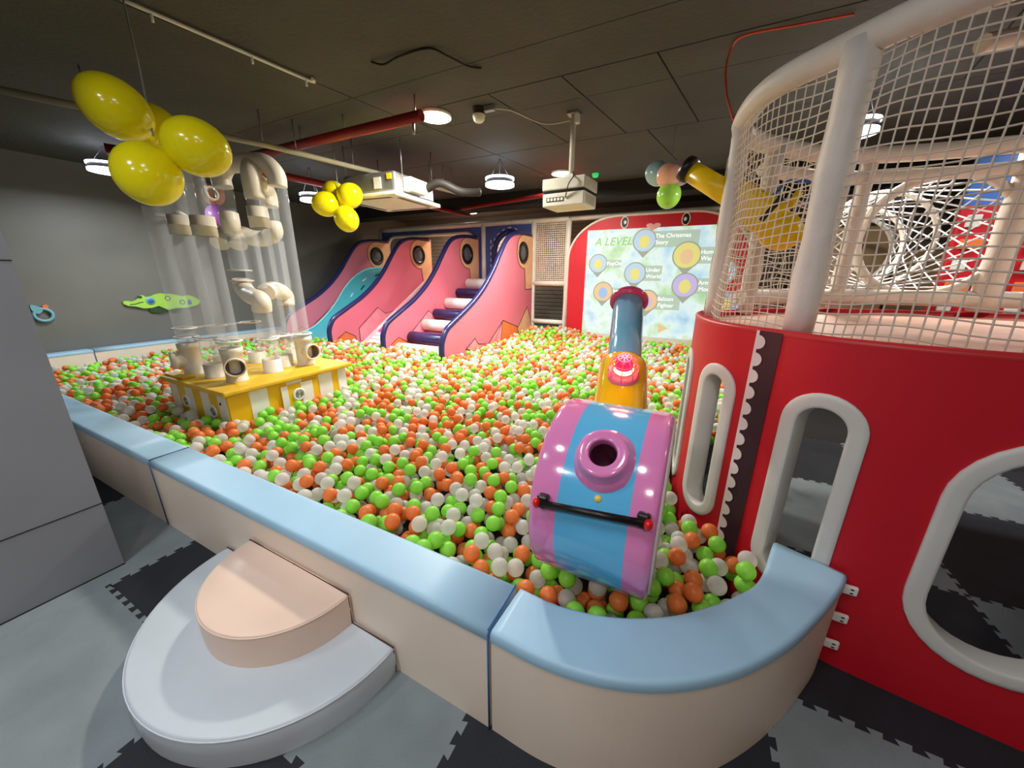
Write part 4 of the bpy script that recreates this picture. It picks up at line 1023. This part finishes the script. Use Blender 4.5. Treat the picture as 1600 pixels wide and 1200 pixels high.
# little green indicator lamp near the far ceiling
g_ = Dp(930, 277, 5.6)
tag(MB().lathe(g_, (0,0,1), [(0,.001),(0,.04),(.03,.05),(.08,.05),(.08,.001)], 14).build('exit_beacon', mat('green_indicator', (60, 200, 110), .3, var=0, emit=.6)), 'small green ceiling indicator right of the projector', 'indicator')

# ================================================================ WALL TOYS
XW = XL+.012
wt = thing('crocodile_toy', 'lime green crocodile activity panel on the dark left wall', 'wall toy', tuple(Xp(250, 480, XW)))
cr_px = [(191,471),(197,470),(206,471),(213,468),(216,462),(222,461),(226,464),(234,463),(240,460),(250,458),(258,459),(266,459),(276,461),(285,463),(292,461),(300,463),(308,467),(312,471),(308,476),(298,479),(288,481),(275,481),(262,484),(254,481),(247,478),(236,481),(224,482),(212,479),(200,478),(192,475)]
P = [Xp(a, b, XW) for a, b in cr_px]; MB().prism(P, (.03,0,0)).build('body', m_croc, wt)
MB().prism([Xp(a, b, XW) for a, b in ((232,485),(236,480),(268,481),(284,482),(280,486),(262,486),(250,489),(236,488))], (.02,0,0)).build('legs', m_crocd, wt)
ec = Xp(235, 470, XW+.03); ed = MB().lathe(ec, (1,0,0), [(0,.06),(.012,.058),(.012,.001)], 24).build('gear_disc', m_ltb, wt)
MB().lathe(ec, (1,0,0), [(.012,.036),(.018,.034),(.018,.001)], 20).build('gear_hub', m_eyeb, ed)
for a, b in ((262,466),(285,472)): 
    MB().tube(circle(Xp(a, b, XW+.032), (0,1,0), (0,0,1), .035, 16), .006, 5, closed=True).build('printed_ring', m_crocd, wt)
MB().prism(circle(Xp(218, 464, XW+.03), (0,1,0), (0,0,1), .03, 16, .02), (.01,0,0)).build('eye', m_crocd, wt)
MB().tube(crom([Xp(a, b, XW+.032) for a, b in ((203,476),(212,475),(218,473),(224,472))], 5), .006, 5).build('mouth_line', m_crocd, wt)
MB().prism([Xp(a, b, XW+.03) for a, b in ((293,469),(297,468),(300,475),(293,476))], (.008,0,0)).build('blue_patch', m_eyeb, wt)
sn = thing('sea_creature_toy', 'teal ring shaped wall toy with orange top by the partition edge', 'wall toy', tuple(Xp(64, 490, XW)))
c = Xp(68, 492, XW+.015)
MB().tube(circle(c, (0,1,0), (0,0,1), .085, 20), .02, 8, closed=True).build('ring', m_ltb, sn)
MB().prism(crom([Xp(a, b, XW) for a, b in ((46,477),(56,478),(66,484),(60,490),(50,486))], 4, True), (.03,0,0)).build('tail', m_ltb, sn)
MB().prism([Xp(a, b, XW) for a, b in ((65,478),(70,475),(75,478),(73,484),(67,483))], (.03,0,0)).build('orange_cap', m_orng, sn)

# ================================================================ BALLS
def ballmat(name, rgb, tl, clear=0):
    M = bpy.data.materials.new(name); M.use_nodes = True; nt = M.node_tree; b = nt.nodes['Principled BSDF']
    c = lin(rgb); b.inputs['Base Color'].default_value = c+(1,); b.inputs['Roughness'].default_value = .38; b.inputs['Specular IOR Level'].default_value = .45
    n = nt.nodes.new('ShaderNodeTexNoise'); n.inputs['Scale'].default_value = 2.5; tc = nt.nodes.new('ShaderNodeTexCoord'); nt.links.new(tc.outputs['Object'], n.inputs['Vector'])
    rp = nt.nodes.new('ShaderNodeValToRGB'); rp.color_ramp.elements[0].color = tuple(v*.85 for v in c)+(1,); rp.color_ramp.elements[1].color = tuple(min(1, v*1.12) for v in c)+(1,)
    nt.links.new(n.outputs['Fac'], rp.inputs['Fac']); nt.links.new(rp.outputs['Color'], b.inputs['Base Color'])
    t = nt.nodes.new('ShaderNodeBsdfTranslucent'); mx = nt.nodes.new('ShaderNodeMixShader'); mx.inputs[0].default_value = tl
    nt.links.new(rp.outputs['Color'], t.inputs['Color']); out = nt.nodes['Material Output']
    nt.links.new(b.outputs[0], mx.inputs[1]); nt.links.new(t.outputs[0], mx.inputs[2]); nt.links.new(mx.outputs[0], out.inputs[0])
    if clear:
        tp = nt.nodes.new('ShaderNodeBsdfTransparent'); m2 = nt.nodes.new('ShaderNodeMixShader')
        fr = nt.nodes.new('ShaderNodeLayerWeight'); fr.inputs[0].default_value = .35
        mr = nt.nodes.new('ShaderNodeMapRange'); mr.inputs[1].default_value = 0; mr.inputs[2].default_value = 1; mr.inputs[3].default_value = 1-clear; mr.inputs[4].default_value = 1
        nt.links.new(fr.outputs['Facing'], mr.inputs[0]); nt.links.new(mr.outputs[0], m2.inputs[0])
        nt.links.new(tp.outputs[0], m2.inputs[1]); nt.links.new(mx.outputs[0], m2.inputs[2]); nt.links.new(m2.outputs[0], out.inputs[0])
    return M
BM = [ballmat('orange_ball_plastic', (252, 142, 74), .32), ballmat('green_ball_plastic', (160, 238, 86), .3), ballmat('frosted_ball_plastic', (238, 236, 232), .40, .38)]
BR = .0385; BD = 2*BR
struct(MB().box((-8.2, .97, 0), (2.0 if False else -.02, 7.3, .05)).build('floor_pit', m_gap), 'pit floor hidden under the balls')
inn = [Vector((a, b)) for a, b in inner]
def allowed(x, y):
    e = BR+.004
    if x < -8.05+e or y < YI+e or y > 7.3: return False
    if -7.55 < x < -3.26:
        if y > 4.62: return False
        for X in XP:
            if abs(x-X) < .1 and y > 4.25: return False
    if x > -2.62 and y > 7.3: return False
    if X0-e < x < X1+e and Y0-e < y < Y1+e: return False
    if abs(x-DC.x) < .3 and y < DC.y+.36 and y > DC.y-.30: # under the drum keep low
        pass
    if x > -.46:
        # inside the curved curb
        for i in range(len(inn)-1):
            a, b = inn[i], inn[i+1]
            if min(a.x, b.x)-.05 <= x <= max(a.x, b.x)+.05:
                d = (b-a); nn = Vector((-d.y, d.x)).normalized()
                if (Vector((x, y))-a).dot(nn) < e: return False
        if x > .46: return False
        if y > 1.60:
            # left of the hull
            for i in range(0, len(HC_)-1, 2):
                p = HC_[i]
                if p.y < 3.6 and (p.x-x)**2+(p.y-y)**2 < (e+.035)**2: return False
            # inside test: hull x at this y on the bow side
            hx = min((p.x for p in HC_ if abs(p.y-y) < .05), default=99)
            if x > hx-e-.03: return False
            if y > 3.6 and x > .9: return False
    return True
def surf(x, y):
    h = .345+.035*noise.noise(Vector((x*1.1, y*1.1, 3)))+.03*noise.noise(Vector((x*2.6, y*2.6, 7)))
    d = math.hypot(x-.0, y-1.35); h -= .085*math.exp(-(d/.75)**2)
    if x > -3.4: h += .13*math.exp(-((y-7.3)/1.1)**2)*math.exp(-((x+2.9)/1.2)**2)
    tt = max(0, min(1, (-5.2-x)/2.6)); h -= .11*tt*tt*(3-2*tt)
    d = math.hypot(x+3.9, y-1.2); h -= .04*math.exp(-(d/.4)**2)
    return h
cells = {}; CS = BD
balls = []
rb_ = random.Random(11)
def drop(x, y, base):
    z = base; ci, cj = int(x//CS), int(y//CS)
    for i in (ci-1, ci, ci+1):
        for j in (cj-1, cj, cj+1):
            for (bx_, by_, bz_) in cells.get((i, j), ()):
                d2 = (bx_-x)**2+(by_-y)**2
                if d2 < BD*BD:
                    zz = bz_+math.sqrt(BD*BD-d2)
                    if zz > z: z = zz
    return z
def region_pts():
    x = -8.05
    while x < .5:
        y = .96
        hi = 4.65 if -7.55 < x < -3.26 else 7.32
        while y < hi:
            yield x, y; y += BD*.74
        x += BD*.74
cand = list(region_pts()); rb_.shuffle(cand)
for rep in range(2):
    for x, y in cand:
        best = None
        for k in range(5):
            a, b = x+rb_.uniform(-.05, .05), y+rb_.uniform(-.05, .05)
            if not allowed(a, b): continue
            base = surf(a, b)-.085
            z = drop(a, b, base)
            if best is None or z-base < best[0]: best = (z-base, a, b, z)
        if best is None: continue
        if best[0] > (.15 if rep == 0 else .105): continue
        _, a, b, z = best
        if DX0-BR < a < DX1+BR and math.hypot(b-DC.y, z-DC.z) < DRr+BR: continue
        if math.hypot(a-DC.x, b-DC.y-.05) < .06+BR: continue
        cells.setdefault((int(a//CS), int(b//CS)), []).append((a, b, z)); balls.append((a, b, z))
# sort by how large they show; skip balls sitting completely behind things
def seen(p):
    v = Vector(p)-Vector((0,0,HC)); d = v.dot(_fw)
    if d < .3: return None
    X_ = 800+F*v.dot(R2)/d; Y_ = 600-F*v.dot(U2)/d
    return X_, Y_, d
info = []
for b in balls:
    q = seen(b); ok = q is not None and -10 < q[0] < 1610 and -10 < q[1] < 1210
    # near curb hides low balls
    info.append((q[2] if ok else 99, b))
info.sort(key=lambda t: t[0])
def hidden(b):
    # covered from above or tucked behind the front curb
    x, y, z = b
    if z < surf(x, y)-.06:
        c = 0
        ci, cj = int(x//CS), int(y//CS)
        for i in (ci-1, ci, ci+1):
            for j in (cj-1, cj, cj+1):
                for q in cells.get((i, j), ()):
                    if q[2] > z+.02 and (q[0]-x)**2+(q[1]-y)**2 < (BD)**2: c += 1
        if c >= 3: return True
    o = Vector((0,0,HC)); v = Vector((x, y, z+BR))-o
    t = (YI-o.y)/v.y
    if x < -.44 and (o+v*t).z < CH: return True
    return False
def colour(i): 
    r = rb_.random(); return 0 if r < .31 else (1 if r < .65 else 2)
ico = {}
def ball_mesh(c):
    if c in ico: return ico[c]
    bm = bmesh.new(); bmesh.ops.create_uvsphere(bm, u_segments=20, v_segments=12, radius=BR); me = bpy.data.meshes.new('ball')
    for f in bm.faces: f.smooth = True
    bm.to_mesh(me); bm.free(); me.materials.append(BM[c]); ico[c] = me; return me
CN = ['orange', 'lime green', 'frosted white']
def zone(b):
    x, y, z = b
    if x > DX1-.02 and y > 1.75: return 'beside the scalloped strip of the red ship'
    if x > DX1-.02: return 'between the drum and the curved blue curb'
    if x > DX0-.02: return 'in front of and under the pink and blue drum' if y < DC.y+.2 else 'behind the pink and blue drum'
    if y < YI+.16: return 'in the row touching the long blue topped curb'
    if x > -1.0: return 'just left of the pink and blue drum'
    return 'in the open pit a little in from the long curb'
single = 0; rest = []
for d, b in info:
    c = colour(b)
    if single < 300 and d < 50 and not hidden(b):
        o = bpy.data.objects.new('pit_ball', ball_mesh(c)); COL.objects.link(o); o.location = b
        zn = zone(b); tag(o, CN[c]+' plastic ball '+zn, 'ball', CN[c]+' balls '+zn); single += 1
    else: rest.append((d, b, c))
def sph(nu, nv):
    vs = [(0,0,1)]
    for i in range(1, nv):
        a = math.pi*i/nv
        for k in range(nu): vs.append((math.sin(a)*math.cos(2*math.pi*k/nu), math.sin(a)*math.sin(2*math.pi*k/nu), math.cos(a)))
    vs.append((0,0,-1)); fs = [(0, 1+k, 1+(k+1) % nu) for k in range(nu)]
    for i in range(nv-2):
        for k in range(nu): a = 1+i*nu; fs.append((a+k, a+nu+k, a+nu+(k+1) % nu, a+(k+1) % nu))
    L_ = len(vs)-1; a = 1+(nv-2)*nu; fs += [(L_, a+(k+1) % nu, a+k) for k in range(nu)]
    return vs, fs
lod = [sph(16, 10), sph(11, 7), sph(9, 6)]
V = []; FF = []; MI = []
for d, b, c in rest:
    vs_, fs_ = lod[0 if d < 2.6 else (1 if d < 4.5 else 2)]; n0 = len(V)
    V += [(b[0]+BR*x, b[1]+BR*y, b[2]+BR*z) for x, y, z in vs_]
    FF += [tuple(i+n0 for i in f) for f in fs_]; MI += [c]*len(fs_)
me = bpy.data.meshes.new('pit_balls'); me.from_pydata(V, [], FF)
for mm in BM: me.materials.append(mm)
me.polygons.foreach_set('material_index', MI); me.polygons.foreach_set('use_smooth', [True]*len(FF)); me.update()
po = bpy.data.objects.new('pit_balls', me); COL.objects.link(po)
tag(po, 'sea of orange, lime green and frosted white balls filling the pit', 'balls'); stuff(po)
print('balls', len(balls), 'single', single, 'faces', len(FF))
